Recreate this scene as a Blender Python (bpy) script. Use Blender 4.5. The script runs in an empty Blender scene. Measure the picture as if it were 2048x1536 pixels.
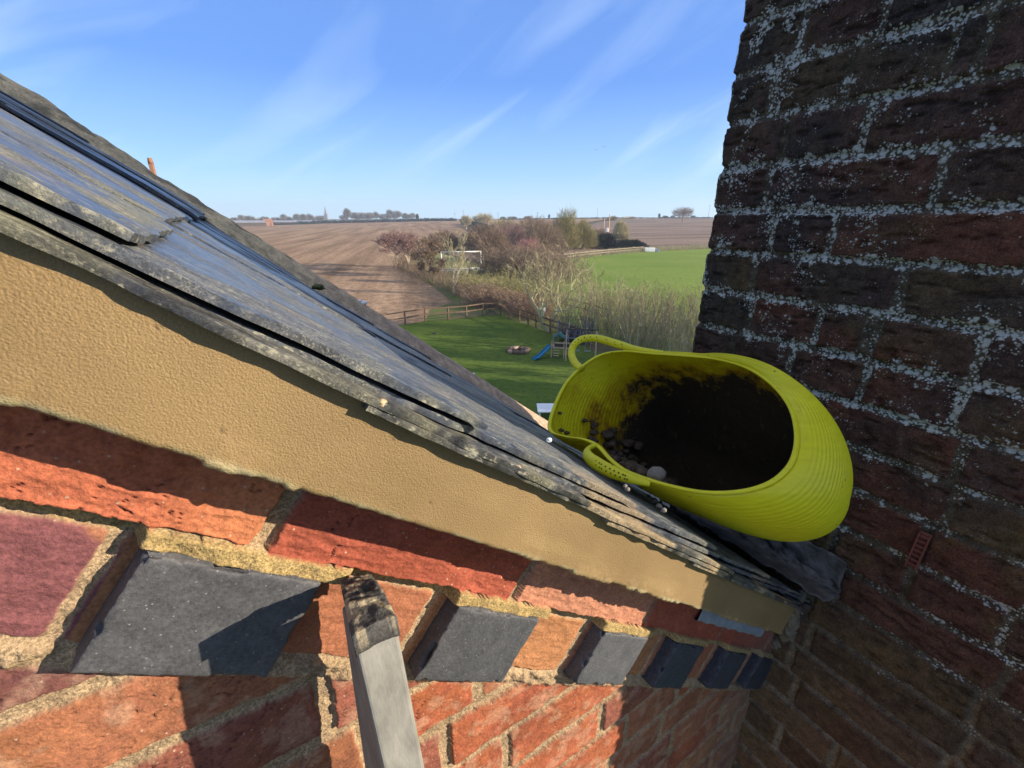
import bpy, math, random
import numpy as np
from mathutils import Vector, Matrix
R = math.radians
SC = bpy.context.scene
COL = SC.collection

# ------------------------------------------------------------------ camera, sky, sun
F = 880.0                       # focal length in photo pixels (photo 2048 x 1536)
PITCH = math.atan(331 / F)
CAMZ = 8.0                      # eye height above the garden (roof level)
cam = bpy.data.cameras.new('camera'); camo = bpy.data.objects.new('camera', cam); COL.objects.link(camo)
cam.sensor_fit = 'HORIZONTAL'; cam.sensor_width = 36; cam.lens = F / 2048 * 36
cam.clip_start = 0.01; cam.clip_end = 6000
camo.location = (0, 0, CAMZ); camo.rotation_euler = (R(90) - PITCH, 0, 0)
SC.camera = camo

AZW = R(58)                     # the gable wall runs 58 degrees right of the view
EU = np.array([math.sin(AZW), math.cos(AZW), 0.]); EV = np.array([-math.cos(AZW), math.sin(AZW), 0.]); EZ = np.array([0, 0, 1.])
LS = 1.07 * EU - 1.0 * EV + 0.42 * EZ; LS /= np.linalg.norm(LS)
sun = bpy.data.lights.new('sun', 'SUN'); suno = bpy.data.objects.new('sun', sun); COL.objects.link(suno)
sun.energy = 4.9; sun.angle = R(0.5); sun.color = (1.0, 0.90, 0.74)
suno.rotation_euler = Vector(LS).to_track_quat('Z', 'Y').to_euler()
suno.location = (0, 0, 30)
W = bpy.data.worlds.new('World'); SC.world = W; W.use_nodes = True
wn = W.node_tree.nodes; wl = W.node_tree.links
bg = wn['Background']
sky = wn.new('ShaderNodeTexSky'); sky.sky_type = 'NISHITA'; sky.sun_disc = False
sky.sun_elevation = math.asin(LS[2]); sky.sun_rotation = math.atan2(LS[0], LS[1])
sky.air_density = 1.0; sky.dust_density = 0.2; sky.ozone_density = 3.0
bg.inputs['Strength'].default_value = 0.118
# thin cirrus, laid out on the sky's own direction vector
tc = wn.new('ShaderNodeTexCoord')
def wnode(t, **k):
    n = wn.new(t)
    for a, b in k.items(): setattr(n, a, b)
    return n
sep = wnode('ShaderNodeSeparateXYZ'); wl.new(tc.outputs['Generated'], sep.inputs[0])
zc = wnode('ShaderNodeMath', operation='MAXIMUM'); wl.new(sep.outputs[2], zc.inputs[0]); zc.inputs[1].default_value = 0.0
za = wnode('ShaderNodeMath', operation='ADD'); wl.new(zc.outputs[0], za.inputs[0]); za.inputs[1].default_value = 0.12
dx = wnode('ShaderNodeMath', operation='DIVIDE'); wl.new(sep.outputs[0], dx.inputs[0]); wl.new(za.outputs[0], dx.inputs[1])
dy = wnode('ShaderNodeMath', operation='DIVIDE'); wl.new(sep.outputs[1], dy.inputs[0]); wl.new(za.outputs[0], dy.inputs[1])
cmb = wnode('ShaderNodeCombineXYZ'); wl.new(dx.outputs[0], cmb.inputs[0]); wl.new(dy.outputs[0], cmb.inputs[1])
az_ = wnode('ShaderNodeMath', operation='ARCTAN2'); wl.new(sep.outputs[0], az_.inputs[0]); wl.new(sep.outputs[1], az_.inputs[1])
cz_ = wnode('ShaderNodeCombineXYZ'); wl.new(az_.outputs[0], cz_.inputs[0]); wl.new(sep.outputs[2], cz_.inputs[1])
r1_ = wnode('ShaderNodeMapping'); wl.new(cz_.outputs[0], r1_.inputs[0]); r1_.inputs['Rotation'].default_value = (0, 0, R(-32)); r1_.inputs['Location'].default_value = (0.3, 0.1, 0)
mp = wnode('ShaderNodeMapping'); wl.new(r1_.outputs[0], mp.inputs[0]); mp.inputs['Scale'].default_value = (1.5, 7.5, 1)
nz = wnode('ShaderNodeTexNoise'); wl.new(mp.outputs[0], nz.inputs['Vector'])
nz.inputs['Scale'].default_value = 1.3; nz.inputs['Detail'].default_value = 5; nz.inputs['Roughness'].default_value = 0.5; nz.inputs['Distortion'].default_value = 0.7
rr = wnode('ShaderNodeValToRGB'); wl.new(nz.outputs['Fac'], rr.inputs[0])
rr.color_ramp.elements[0].position = 0.47; rr.color_ramp.elements[0].color = (0, 0, 0, 1)
rr.color_ramp.elements[1].position = 0.80; rr.color_ramp.elements[1].color = (0.6, 0.6, 0.6, 1)
hz = wnode('ShaderNodeMapRange'); wl.new(sep.outputs[2], hz.inputs[0])     # cloud thins out at the horizon
hz.inputs[1].default_value = 0.0; hz.inputs[2].default_value = 0.12
hf = wnode('ShaderNodeMapRange'); wl.new(sep.outputs[2], hf.inputs[0])     # and again overhead
for i_, v_ in ((1, 0.12), (2, 0.36), (3, 1.0), (4, 0.35)): hf.inputs[i_].default_value = v_
cm = wnode('ShaderNodeMath', operation='MULTIPLY'); wl.new(hz.outputs[0], cm.inputs[0]); wl.new(hf.outputs[0], cm.inputs[1])
cf = wnode('ShaderNodeMath', operation='MULTIPLY'); wl.new(rr.outputs[0], cf.inputs[0]); wl.new(cm.outputs[0], cf.inputs[1])
hs = wnode('ShaderNodeHueSaturation'); wl.new(sky.outputs[0], hs.inputs['Color']); hs.inputs['Saturation'].default_value = 1.0
gr_ = wnode('ShaderNodeValToRGB'); wl.new(sep.outputs[2], gr_.inputs[0])   # winter blue by height; whiter, brighter top added out of view to fill shade
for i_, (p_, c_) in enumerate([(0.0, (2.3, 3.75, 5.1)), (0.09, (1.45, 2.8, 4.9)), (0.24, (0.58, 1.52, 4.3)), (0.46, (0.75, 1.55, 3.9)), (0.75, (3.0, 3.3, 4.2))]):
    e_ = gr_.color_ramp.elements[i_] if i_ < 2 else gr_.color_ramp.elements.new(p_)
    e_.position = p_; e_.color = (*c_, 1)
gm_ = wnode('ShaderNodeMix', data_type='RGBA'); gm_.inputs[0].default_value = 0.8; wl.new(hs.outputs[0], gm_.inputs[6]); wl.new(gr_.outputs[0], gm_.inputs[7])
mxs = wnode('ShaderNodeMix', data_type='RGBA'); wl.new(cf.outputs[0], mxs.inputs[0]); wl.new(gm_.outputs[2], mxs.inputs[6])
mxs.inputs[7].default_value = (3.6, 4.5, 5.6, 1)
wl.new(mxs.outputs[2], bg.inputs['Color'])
SC.view_settings.view_transform = 'Standard'; SC.view_settings.look = 'None'
SC.view_settings.exposure = 0.98; SC.view_settings.gamma = 1
SC.cycles.max_bounces = 6; SC.cycles.diffuse_bounces = 4

# ------------------------------------------------------------------ measuring helpers (all relative to the eye)
_X = np.array([1, 0, 0.]); _F = np.array([0, math.cos(PITCH), -math.sin(PITCH)]); _U = np.array([0, math.sin(PITCH), math.cos(PITCH)])
def ray(x, y): return (x - 1024) * _X + (768 - y) * _U + F * _F
def uvz(x, y):
    d = ray(x, y); return np.array([d @ EU, d @ EV, d @ EZ])
RK = R(38.2); CR, SR = math.cos(RK), math.sin(RK)      # rake of the roof
def rake(u, z): return u * CR - z * SR, u * SR + z * CR  # s down the slope, t square to it
def unrake(s, t): return s * CR + t * SR, -s * SR + t * CR
def wall_pt(x, y, v): r = uvz(x, y); return r * v / r[1]
def plane_s(x, y, s, k=0.0):                             # point on the plane s = s0 + k t
    r = uvz(x, y); S, T = rake(r[0], r[2]); f = s / (S - k * T); return f * r
def terrain(x, y):
    r = np.hypot(x, y); az = np.degrees(np.arctan2(x, y))
    rise = np.interp(az, [-60, -25, -10, 0, 12, 30, 60], [1.0, 1.5, 5.2, 6.6, 8.0, 8.15, 8.1])
    k = np.clip((r - 150) / 480, 0, 1); return rise * k * k * (3 - 2 * k)
def G(x, y):                                             # photo pixel -> point on the flat ground
    d = ray(x, y); f = CAMZ / -d[2]; return d[0] * f, d[1] * f

# ------------------------------------------------------------------ noise
def _h(ix, iy, seed):
    n = (ix.astype(np.int64) * 374761393 + iy.astype(np.int64) * 668265263 + seed * 1442695041) & 0xffffffff
    n = ((n ^ (n >> 13)) * 1274126177) & 0xffffffff
    n = (n ^ (n >> 16)); n = (n * 2246822519) & 0xffffffff
    return ((n ^ (n >> 15)) & 0xffffff) / float(0xffffff)
def vn(x, y, seed=0):
    x = np.asarray(x, float); y = np.asarray(y, float)
    ix = np.floor(x); iy = np.floor(y); fx = x - ix; fy = y - iy
    fx = fx * fx * (3 - 2 * fx); fy = fy * fy * (3 - 2 * fy)
    a = _h(ix, iy, seed); b = _h(ix + 1, iy, seed); c = _h(ix, iy + 1, seed); d = _h(ix + 1, iy + 1, seed)
    return (a * (1 - fx) + b * fx) * (1 - fy) + (c * (1 - fx) + d * fx) * fy
def fbm(x, y, o=4, seed=0, g=0.5):
    s = 0; a = 1; t = 0
    for i in range(o):
        s = s + a * vn(x, y, seed + 17 * i); t += a; a *= g; x = x * 2.03 + 5.1; y = y * 2.03 + 1.7
    return s / t                                         # 0..1, mean .5
def sst(a, b, x):
    t = np.clip((x - a) / (b - a), 0, 1); return t * t * (3 - 2 * t)
def worley(x, y, seed=0):
    ix = np.floor(x); iy = np.floor(y); best = np.full(np.shape(x), 9.)
    for i in (-1, 0, 1):
        for j in (-1, 0, 1):
            cx = ix + i; cy = iy + j
            px = cx + _h(cx, cy, seed); py = cy + _h(cx, cy, seed + 7)
            best = np.minimum(best, np.hypot(px - x, py - y))
    return best

# ------------------------------------------------------------------ objects
def thing(name, label, cat, loc=(0, 0, 0), rz=0, group=None):
    o = bpy.data.objects.new(name, None); COL.objects.link(o); o.empty_display_size = 0.1
    o.location = loc; o.rotation_euler = (0, 0, rz); tag(o, label, cat, group); return o
def tag(o, label=None, cat=None, group=None, kind=None):
    if label: o['label'] = label
    if cat: o['category'] = cat
    if group: o['group'] = group
    if kind: o['kind'] = kind
    return o
def mesh_np(name, V, Fc, mat, parent=None, smooth=True, cols=None, loc=None, msk=None):
    """V (n,3); Fc (m,4) or (m,3) int array or list of polygons"""
    me = bpy.data.meshes.new(name)
    V = np.asarray(V, np.float32)
    if isinstance(Fc, np.ndarray):
        n, k = Fc.shape
        me.vertices.add(len(V)); me.vertices.foreach_set('co', V.ravel())
        me.loops.add(n * k); me.loops.foreach_set('vertex_index', Fc.ravel().astype(np.int32))
        me.polygons.add(n); me.polygons.foreach_set('loop_start', np.arange(0, n * k, k, dtype=np.int32))
        me.update(calc_edges=True)
    else:
        me.from_pydata([tuple(v) for v in V.tolist()], [], [tuple(int(i) for i in f) for f in Fc])
    me.polygons.foreach_set('use_smooth', np.full(len(me.polygons), smooth))
    for nm, c in (('Col', cols), ('Msk', msk)):
        if c is not None:
            a = me.color_attributes.new(nm, 'FLOAT_COLOR', 'POINT')
            c = np.asarray(c, np.float32)
            if c.shape[1] == 3: c = np.hstack([c, np.ones((len(c), 1), np.float32)])
            a.data.foreach_set('color', c.ravel())
    me.materials.append(mat)
    o = bpy.data.objects.new(name, me); COL.objects.link(o)
    if parent: o.parent = parent
    if loc is not None: o.location = loc
    return o
def gridfaces(nx, ny, off=0):
    i = np.arange(nx - 1)[:, None]; j = np.arange(ny - 1)[None, :]
    a = i * ny + j
    return np.stack([a, a + ny, a + ny + 1, a + 1], -1).reshape(-1, 4) + off
class MB:
    """collects shapes; build() links them as ONE mesh"""
    def __init__(s): s.v = []; s.f = []; s.n = 0
    def add(s, V, Fc):
        s.v.append(np.asarray(V, float)); s.f += [[int(i) + s.n for i in f] for f in Fc]; s.n += len(V)
    def box(s, c, d, rot=None, bev=0.0):
        c = np.asarray(c, float); d = np.asarray(d, float) / 2
        if bev <= 0:
            P = np.array([[x, y, z] for x in (-1, 1) for y in (-1, 1) for z in (-1, 1)]) * d
            Fc = [(0, 1, 3, 2), (4, 6, 7, 5), (0, 4, 5, 1), (2, 3, 7, 6), (0, 2, 6, 4), (1, 5, 7, 3)]
        else:
            P = []; idx = {}
            for x in (-1, 1):
                for y in (-1, 1):
                    for z in (-1, 1):
                        for ax in range(3):
                            q = np.array([x, y, z]) * (d - bev); q[ax] = (x, y, z)[ax] * d[ax]
                            idx[(x, y, z, ax)] = len(P); P.append(q)
            P = np.array(P); Fc = []
            for ax in range(3):
                o1, o2 = [a for a in range(3) if a != ax]
                for sg in (-1, 1):
                    q = []
                    for a, b in ((-1, -1), (1, -1), (1, 1), (-1, 1)):
                        k = [0, 0, 0]; k[ax] = sg; k[o1] = a; k[o2] = b; q.append(idx[(*k, ax)])
                    Fc.append(q)
                for a in (-1, 1):
                    for b in (-1, 1):
                        k0 = [0, 0, 0]; k1 = [0, 0, 0]; k0[ax] = -1; k1[ax] = 1
                        for k in (k0, k1): k[o1] = a; k[o2] = b
                        Fc.append([idx[(*k0, o1)], idx[(*k1, o1)], idx[(*k1, o2)], idx[(*k0, o2)]])
            for x in (-1, 1):
                for y in (-1, 1):
                    for z in (-1, 1): Fc.append([idx[(x, y, z, a)] for a in range(3)])
        if rot is not None: P = P @ np.array(rot).T
        s.add(P + c, Fc); return s
    def tube(s, pts, rad, n=8, cap=True, flat=1.0, up=None):
        pts = [np.asarray(p, float) for p in pts]
        if np.isscalar(rad): rad = [rad] * len(pts)
        V = []; prev = None
        for i, p in enumerate(pts):
            t = (pts[min(i + 1, len(pts) - 1)] - pts[max(i - 1, 0)]); t = t / (np.linalg.norm(t) + 1e-12)
            if prev is None:
                a = np.asarray(up, float) if up is not None else (np.array([0, 0, 1.]) if abs(t[2]) < .9 else np.array([1., 0, 0]))
            else: a = prev
            a = a - t * (a @ t); a = a / (np.linalg.norm(a) + 1e-12); prev = a; b = np.cross(t, a)
            for k in range(n):
                th = 2 * math.pi * k / n
                V.append(p + rad[i] * (math.cos(th) * a + flat * math.sin(th) * b))
        Fc = []
        for i in range(len(pts) - 1):
            for k in range(n): Fc.append([i * n + k, i * n + (k + 1) % n, (i + 1) * n + (k + 1) % n, (i + 1) * n + k])
        if cap: Fc.append(list(range(n))[::-1]); Fc.append([(len(pts) - 1) * n + k for k in range(n)])
        s.add(V, Fc); return s
    def build(s, name, mat, parent=None, smooth=False, loc=None):
        return mesh_np(name, np.vstack(s.v), s.f, mat, parent, smooth, loc=loc)
def rotz(a): c, s = math.cos(a), math.sin(a); return [[c, -s, 0], [s, c, 0], [0, 0, 1]]

# ------------------------------------------------------------------ materials
def nt(name, rough=0.8, spec=0.3):
    m = bpy.data.materials.new(name); m.use_nodes = True
    t = m.node_tree; b = t.nodes['Principled BSDF']
    b.inputs['Roughness'].default_value = rough; b.inputs['Specular IOR Level'].default_value = spec
    return m, t, b
def N(t, typ, ins={}, **k):
    n = t.nodes.new(typ)
    for a, b in k.items(): setattr(n, a, b)
    for a, b in ins.items():
        if isinstance(b, bpy.types.NodeSocket): t.links.new(b, n.inputs[a])
        else: n.inputs[a].default_value = b
    return n
def coords(t, scale=(1, 1, 1), rot=(0, 0, 0)):
    c = N(t, 'ShaderNodeTexCoord'); return N(t, 'ShaderNodeMapping', {'Vector': c.outputs['Object'], 'Scale': scale, 'Rotation': rot}).outputs[0]
def ramp(t, fac, stops):
    r = N(t, 'ShaderNodeValToRGB', {'Fac': fac}); e = r.color_ramp.elements
    while len(e) < len(stops): e.new(0.5)
    for i, (p, c) in enumerate(stops):
        e[i].position = p; e[i].color = (*c, 1) if len(c) == 3 else c
    return r.outputs[0]
def mixc(t, fac, a, b, blend='MIX'):
    n = N(t, 'ShaderNodeMix', data_type='RGBA', blend_type=blend)
    for i, v in ((0, fac), (6, a), (7, b)):
        if isinstance(v, bpy.types.NodeSocket): t.links.new(v, n.inputs[i])
        elif i == 0: n.inputs[0].default_value = v
        else: n.inputs[i].default_value = (*v, 1)
    return n.outputs[2]
def noise(t, vec, scale, detail=4, rough=0.55):
    return N(t, 'ShaderNodeTexNoise', {'Vector': vec, 'Scale': scale, 'Detail': detail, 'Roughness': rough}).outputs['Fac']
def bump(t, b, h, strength, dist):
    n = N(t, 'ShaderNodeBump', {'Height': h, 'Strength': strength, 'Distance': dist})
    t.links.new(n.outputs[0], b.inputs['Normal']); return n
def simple(name, col, rough=0.7, var=0.25, scale=20, bmp=0.0, spec=0.3, metal=0.0, stretch=(1, 1, 1)):
    m, t, b = nt(name, rough, spec); v = coords(t, stretch)
    n = noise(t, v, scale, 5)
    c = ramp(t, n, [(0.25, tuple(x * (1 - var) for x in col)), (0.75, tuple(min(1, x * (1 + var)) for x in col))])
    t.links.new(c, b.inputs['Base Color']); b.inputs['Metallic'].default_value = metal
    if bmp: bump(t, b, noise(t, v, scale * 4, 4), 0.6, bmp)
    return m
def attr_mat(name, rough, gscale, gamp, bd, spec=0.25, tint=0.25, lichen=None, flecks=None):
    """colour from the vertex colour of the built surface, with fine grain, pits and speckles on top"""
    m, t, b = nt(name, rough, spec); v = coords(t)
    a = N(t, 'ShaderNodeAttribute', attribute_name='Col').outputs['Color']
    k = N(t, 'ShaderNodeAttribute', attribute_name='Msk').outputs['Color']
    ks = N(t, 'ShaderNodeSeparateColor', {'Color': k})
    n1 = noise(t, v, gscale, 4, 0.65); n2 = noise(t, v, gscale * 0.22, 3)
    g = ramp(t, n1, [(0.3, (1 - gamp,) * 3), (0.7, (1 + gamp,) * 3)])
    g2 = ramp(t, n2, [(0.3, (1 - tint, 1 - tint, 1 - tint * .9)), (0.7, (1 + tint, 1 + tint, 1 + tint * .9))])
    c = mixc(t, 1.0, a, g, 'MULTIPLY'); c = mixc(t, 1.0, c, g2, 'MULTIPLY')
    sand = noise(t, v, 650, 2, 0.6); c = mixc(t, ks.outputs[0], c, mixc(t, 1.0, c, ramp(t, sand, [(0.36, (0.66,) * 3), (0.64, (1.28,) * 3)]), 'MULTIPLY'))
    if flecks:
        w = N(t, 'ShaderNodeTexVoronoi', {'Vector': v, 'Scale': flecks[0]}, feature='F1').outputs['Distance']
        f = ramp(t, w, [(flecks[1], (1, 1, 1)), (flecks[1] + .06, (0, 0, 0))])
        c = mixc(t, f, c, flecks[2])
    if lichen:
        w = N(t, 'ShaderNodeTexVoronoi', {'Vector': v, 'Scale': lichen[0], 'Randomness': 1.0}, feature='F1').outputs['Distance']
        w2 = N(t, 'ShaderNodeTexVoronoi', {'Vector': v, 'Scale': lichen[0] * 2.6}, feature='F1').outputs['Distance']
        nn = noise(t, v, lichen[0] * 1.5, 4, 0.7)
        def thr(w, k):   # spot where distance + noise < density
            s = N(t, 'ShaderNodeMath', {0: w, 1: nn}, operation='ADD').outputs[0]
            d = N(t, 'ShaderNodeMath', {0: ks.outputs[1], 1: k}, operation='MULTIPLY_ADD'); d.inputs[2].default_value = 0.34
            q = N(t, 'ShaderNodeMath', {0: d.outputs[0], 1: s}, operation='SUBTRACT').outputs[0]
            return N(t, 'ShaderNodeMapRange', {0: q, 1: -0.06, 2: 0.17}).outputs[0]
        q = N(t, 'ShaderNodeMath', {0: thr(w, 0.60), 1: thr(w2, 0.66)}, operation='MAXIMUM').outputs[0]
        gate = N(t, 'ShaderNodeMapRange', {0: ks.outputs[1], 1: 0.02, 2: 0.12}).outputs[0]
        q = N(t, 'ShaderNodeMath', {0: q, 1: gate}, operation='MULTIPLY').outputs[0]
        c = mixc(t, q, c, mixc(t, nn, lichen[1], lichen[2]))
    t.links.new(c, b.inputs['Base Color'])
    bump(t, b, N(t, 'ShaderNodeMath', {0: sand, 1: ks.outputs[0], 2: n1}, operation='MULTIPLY_ADD').outputs[0], 0.8, bd)
    rg = N(t, 'ShaderNodeMapRange', {0: ks.outputs[0], 1: 0.0, 2: 1.0, 3: rough, 4: 0.95}).outputs[0]
    t.links.new(rg, b.inputs['Roughness'])
    return m

M = {}
M['brick'] = attr_mat('gable_brick', 0.85, 420, 0.30, 0.0012, 0.2, 0.16, flecks=(130, 0.055, (0.42, 0.30, 0.2)))  # brick of the gable wall, in its own colours
M['dentil'] = attr_mat('blue_brick', 0.62, 420, 0.34, 0.0007, 0.35, 0.16, flecks=(210, 0.075, (0.20, 0.185, 0.18)))
M['chimney'] = attr_mat('weathered_brick', 0.92, 330, 0.38, 0.0016, 0.12, 0.32, lichen=(100, (0.26, 0.275, 0.25), (0.66, 0.68, 0.62)))
M['slate'] = attr_mat('slate', 0.26, 260, 0.30, 0.0008, 0.6, 0.18)
def slate_extra(m):
    t = m.node_tree; b = t.nodes['Principled BSDF']; v = coords(t, (1, 1, 1), (0, -RK, 0))
    sv = N(t, 'ShaderNodeMapping', {'Vector': v, 'Scale': (34, 270, 90)}).outputs[0]
    st = noise(t, sv, 1.0, 5, 0.7); fl = noise(t, N(t, 'ShaderNodeMapping', {'Vector': v, 'Scale': (170, 520, 300)}).outputs[0], 1.0, 3, 0.6)
    old = b.inputs['Base Color'].links[0].from_socket
    c = mixc(t, 1.0, old, ramp(t, st, [(0.33, (0.55, 0.56, 0.60)), (0.66, (1.36, 1.35, 1.30))]), 'MULTIPLY')
    f = ramp(t, N(t, 'ShaderNodeMath', {0: fl, 1: st, 2: 0.0}, operation='MULTIPLY').outputs[0], [(0.315, (0, 0, 0)), (0.40, (.8, .8, .8))])
    ksr = N(t, 'ShaderNodeSeparateColor', {'Color': N(t, 'ShaderNodeAttribute', attribute_name='Msk').outputs['Color']}).outputs[0]
    sp = ramp(t, noise(t, coords(t), 640, 3, .65), [(.55, (0, 0, 0)), (.62, (1, 1, 1))]); sp = N(t, 'ShaderNodeMath', {0: sp, 1: N(t, 'ShaderNodeMapRange', {0: ksr, 3: .05, 4: .40}).outputs[0]}, operation='MULTIPLY').outputs[0]
    c = mixc(t, f, c, (0.33, 0.30, 0.21)); c = mixc(t, sp, c, (0.44, 0.39, 0.27)); t.links.new(c, b.inputs['Base Color'])
    rg = b.inputs['Roughness'].links[0].from_socket
    r2 = N(t, 'ShaderNodeMath', {0: N(t, 'ShaderNodeMapRange', {0: st, 1: .3, 2: .7, 3: -.10, 4: .22}).outputs[0], 1: rg}, operation='ADD', use_clamp=True).outputs[0]; t.links.new(r2, b.inputs['Roughness'])
slate_extra(M['slate'])
M['fillet'] = attr_mat('verge_mortar', 0.95, 160, 0.3, 0.002, 0.2, 0.2)
M['lead'] = simple('lead', (0.115, 0.105, 0.095), 0.85, 0.6, 34, 0.004, 0.2)
M['leadlight'] = simple('lead_slip', (0.26, 0.29, 0.34), 0.45, 0.3, 60, 0.0006, 0.5)

def barge_mat():
    m, t, b = nt('ochre_masonry_paint', 0.62, 0.45); v = coords(t)
    ks = N(t, 'ShaderNodeSeparateColor', {'Color': N(t, 'ShaderNodeAttribute', attribute_name='Msk').outputs['Color']})
    a = N(t, 'ShaderNodeAttribute', attribute_name='Col').outputs['Color']
    n1 = noise(t, v, 1150, 3, 0.5); n2 = noise(t, v, 9, 4)
    w = N(t, 'ShaderNodeTexVoronoi', {'Vector': v, 'Scale': 1000}, feature='SMOOTH_F1').outputs['Distance']
    c = mixc(t, 1.0, a, ramp(t, n2, [(0.3, (0.82, 0.81, 0.78)), (0.7, (1.12, 1.12, 1.12))]), 'MULTIPLY')
    c = mixc(t, 1.0, c, ramp(t, n1, [(0.3, (0.85,) * 3), (0.75, (1.15,) * 3)]), 'MULTIPLY')
    t.links.new(c, b.inputs['Base Color'])
    h = N(t, 'ShaderNodeMath', {0: n1, 1: w}, operation='SUBTRACT').outputs[0]
    bump(t, b, h, 1.0, 0.00029); return m
M['barge'] = barge_mat()

def tub_mat():
    m, t, b = nt('yellow_rubber', 0.42, 0.45); v = coords(t)
    ks = N(t, 'ShaderNodeSeparateColor', {'Color': N(t, 'ShaderNodeAttribute', attribute_name='Msk').outputs['Color']})
    n1 = noise(t, v, 11, 8, 0.78); n2 = noise(t, v, 90, 5, 0.7)
    base = mixc(t, noise(t, v, 6, 3), (0.84, 0.77, 0.016), (0.93, 0.86, 0.024))
    # mud caked on the inside: more of it the deeper in
    s = N(t, 'ShaderNodeMath', {0: N(t, 'ShaderNodeMapRange', {0: n1, 1: 0.30, 2: 0.70, 3: 0.0, 4: 0.85}, clamp=False).outputs[0], 1: ks.outputs[0]}, operation='ADD').outputs[0]
    s2 = N(t, 'ShaderNodeMath', {0: n2, 1: 0.18, 2: s}, operation='MULTIPLY_ADD').outputs[0]
    mud = N(t, 'ShaderNodeMapRange', {0: s2, 1: 1.00, 2: 1.22}).outputs[0]
    stain = N(t, 'ShaderNodeMapRange', {0: s2, 1: 0.62, 2: 1.05}).outputs[0]
    c = mixc(t, stain, base, (0.46, 0.25, 0.008)); c = mixc(t, mud, c, mixc(t, n2, (0.012, 0.008, 0.005), (0.055, 0.036, 0.018)))
    w = N(t, 'ShaderNodeTexVoronoi', {'Vector': v, 'Scale': 45}, feature='F1').outputs['Distance']
    sp = ramp(t, w, [(0.045, (1, 1, 1)), (0.075, (0, 0, 0))]); c = mixc(t, sp, c, (0.12, 0.09, 0.03))
    scf = N(t, 'ShaderNodeMath', {0: ramp(t, noise(t, coords(t, (1, 3, 1), (0.3, 0.5, 0.2)), 26, 8, .8), [(.60, (0, 0, 0)), (.72, (1, 1, 1))]), 1: 0.45}, operation='MULTIPLY').outputs[0]; c = mixc(t, scf, c, (0.50, 0.44, 0.16))
    sc = noise(t, coords(t, (8, 8, 60)), 5, 4); c = mixc(t, 1.0, c, ramp(t, sc, [(0.35, (0.9, 0.9, 0.8)), (0.7, (1.05, 1.05, 1.1))]), 'MULTIPLY')
    t.links.new(c, b.inputs['Base Color'])
    b.inputs['Subsurface Weight'].default_value = 0.0
    bump(t, b, n2, 0.25, 0.001); rg = N(t, 'ShaderNodeMapRange', {0: mud, 3: 0.42, 4: 0.95}).outputs[0]; t.links.new(rg, b.inputs['Roughness'])
    # thin rubber lets light through
    tr = N(t, 'ShaderNodeBsdfTranslucent', {'Color': (0.75, 0.62, 0.02, 1)})
    mx = N(t, 'ShaderNodeMixShader', {0: N(t, 'ShaderNodeMapRange', {0: mud, 3: 0.28, 4: 0.0}).outputs[0]})
    t.links.new(b.outputs[0], mx.inputs[1]); t.links.new(tr.outputs[0], mx.inputs[2])
    t.links.new(mx.outputs[0], t.nodes['Material Output'].inputs[0]); return m
M['tub'] = tub_mat()
M['metal'] = simple('weathered_aluminium', (0.215, 0.20, 0.17), 0.65, 0.35, 70, 0.0008, 0.3, 0.0, (1, 1, .45))
M['cap'] = simple('worn_black_rubber', (0.045, 0.04, 0.036), 0.75, 0.5, 60, 0.002)
M['plug'] = simple('plug_plastic', (0.16, 0.05, 0.035), 0.6, 0.2, 60)
M['stone'] = simple('stone', (0.2, 0.17, 0.14), 0.8, 0.35, 60, 0.001)
M['crumb'] = simple('mortar_crumb', (0.42, 0.30, 0.17), 0.9, 0.35, 120, 0.001)
M['woodpost'] = simple('fence_wood', (0.15, 0.095, 0.06), 0.9, 0.35, 3, 0)
M['palewood'] = simple('pale_wood', (0.50, 0.33, 0.21), 0.8, 0.3, 3, 0)
M['farwood'] = simple('weathered_rail', (0.33, 0.25, 0.18), 0.9, 0.3, 3, 0)
M['darkwood'] = simple('dark_wood', (0.07, 0.055, 0.04), 0.9, 0.3, 3, 0)
M['white'] = simple('white_paint', (0.75, 0.74, 0.70), 0.5, 0.08, 3, 0)
M['blue'] = simple('blue_plastic', (0.015, 0.17, 0.30), 0.35, 0.15, 2, 0)
M['green_t'] = simple('green_canvas', (0.02, 0.10, 0.09), 0.7, 0.2, 3, 0)
M['navy'] = simple('navy_netting', (0.025, 0.03, 0.06), 0.8, 0.2, 3, 0)
M['grey'] = simple('grey_plastic', (0.22, 0.24, 0.27), 0.6, 0.2, 3, 0)
M['black'] = simple('black', (0.015, 0.015, 0.017), 0.6, 0.2, 3, 0)
M['net'] = simple('net_cord', (0.3, 0.3, 0.3), 0.8, 0.2, 3, 0)
M['orange'] = simple('orange_brick', (0.27, 0.13, 0.08), 0.9, 0.25, 3, 0)
M['roofgrey'] = simple('barn_sheet', (0.24, 0.24, 0.26), 0.6, 0.2, 0.3, 0)
M['spire'] = simple('church_stone', (0.20, 0.19, 0.18), 0.9, 0.2, 0.3, 0)
M['bark_tree'] = simple('lichened_bark', (0.52, 0.46, 0.24), 0.95, .3, 1.2); M['tw_tree'] = simple('pale_olive_twigs', (0.38, 0.32, 0.18), .95, .3, .8)
M['bark'] = simple('bare_bark', (0.38, 0.32, 0.16), 0.95, 0.35, 1.2)
M['bark_pale'] = simple('pale_bark', (0.5, 0.41, 0.28), 0.95, 0.35, 1.2)
M['tw_olive'] = simple('olive_twigs', (0.29, 0.25, 0.105), 0.95, 0.35, 0.8)
M['tw_brown'] = simple('brown_twigs', (0.25, 0.175, 0.115), 0.95, 0.35, 0.8)
M['tw_purple'] = simple('purple_twigs', (0.29, 0.18, 0.15), 0.95, 0.3, 0.8)
M['tw_pink'] = simple('red_twigs', (0.38, 0.19, 0.165), 0.95, 0.3, 0.8)
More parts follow.
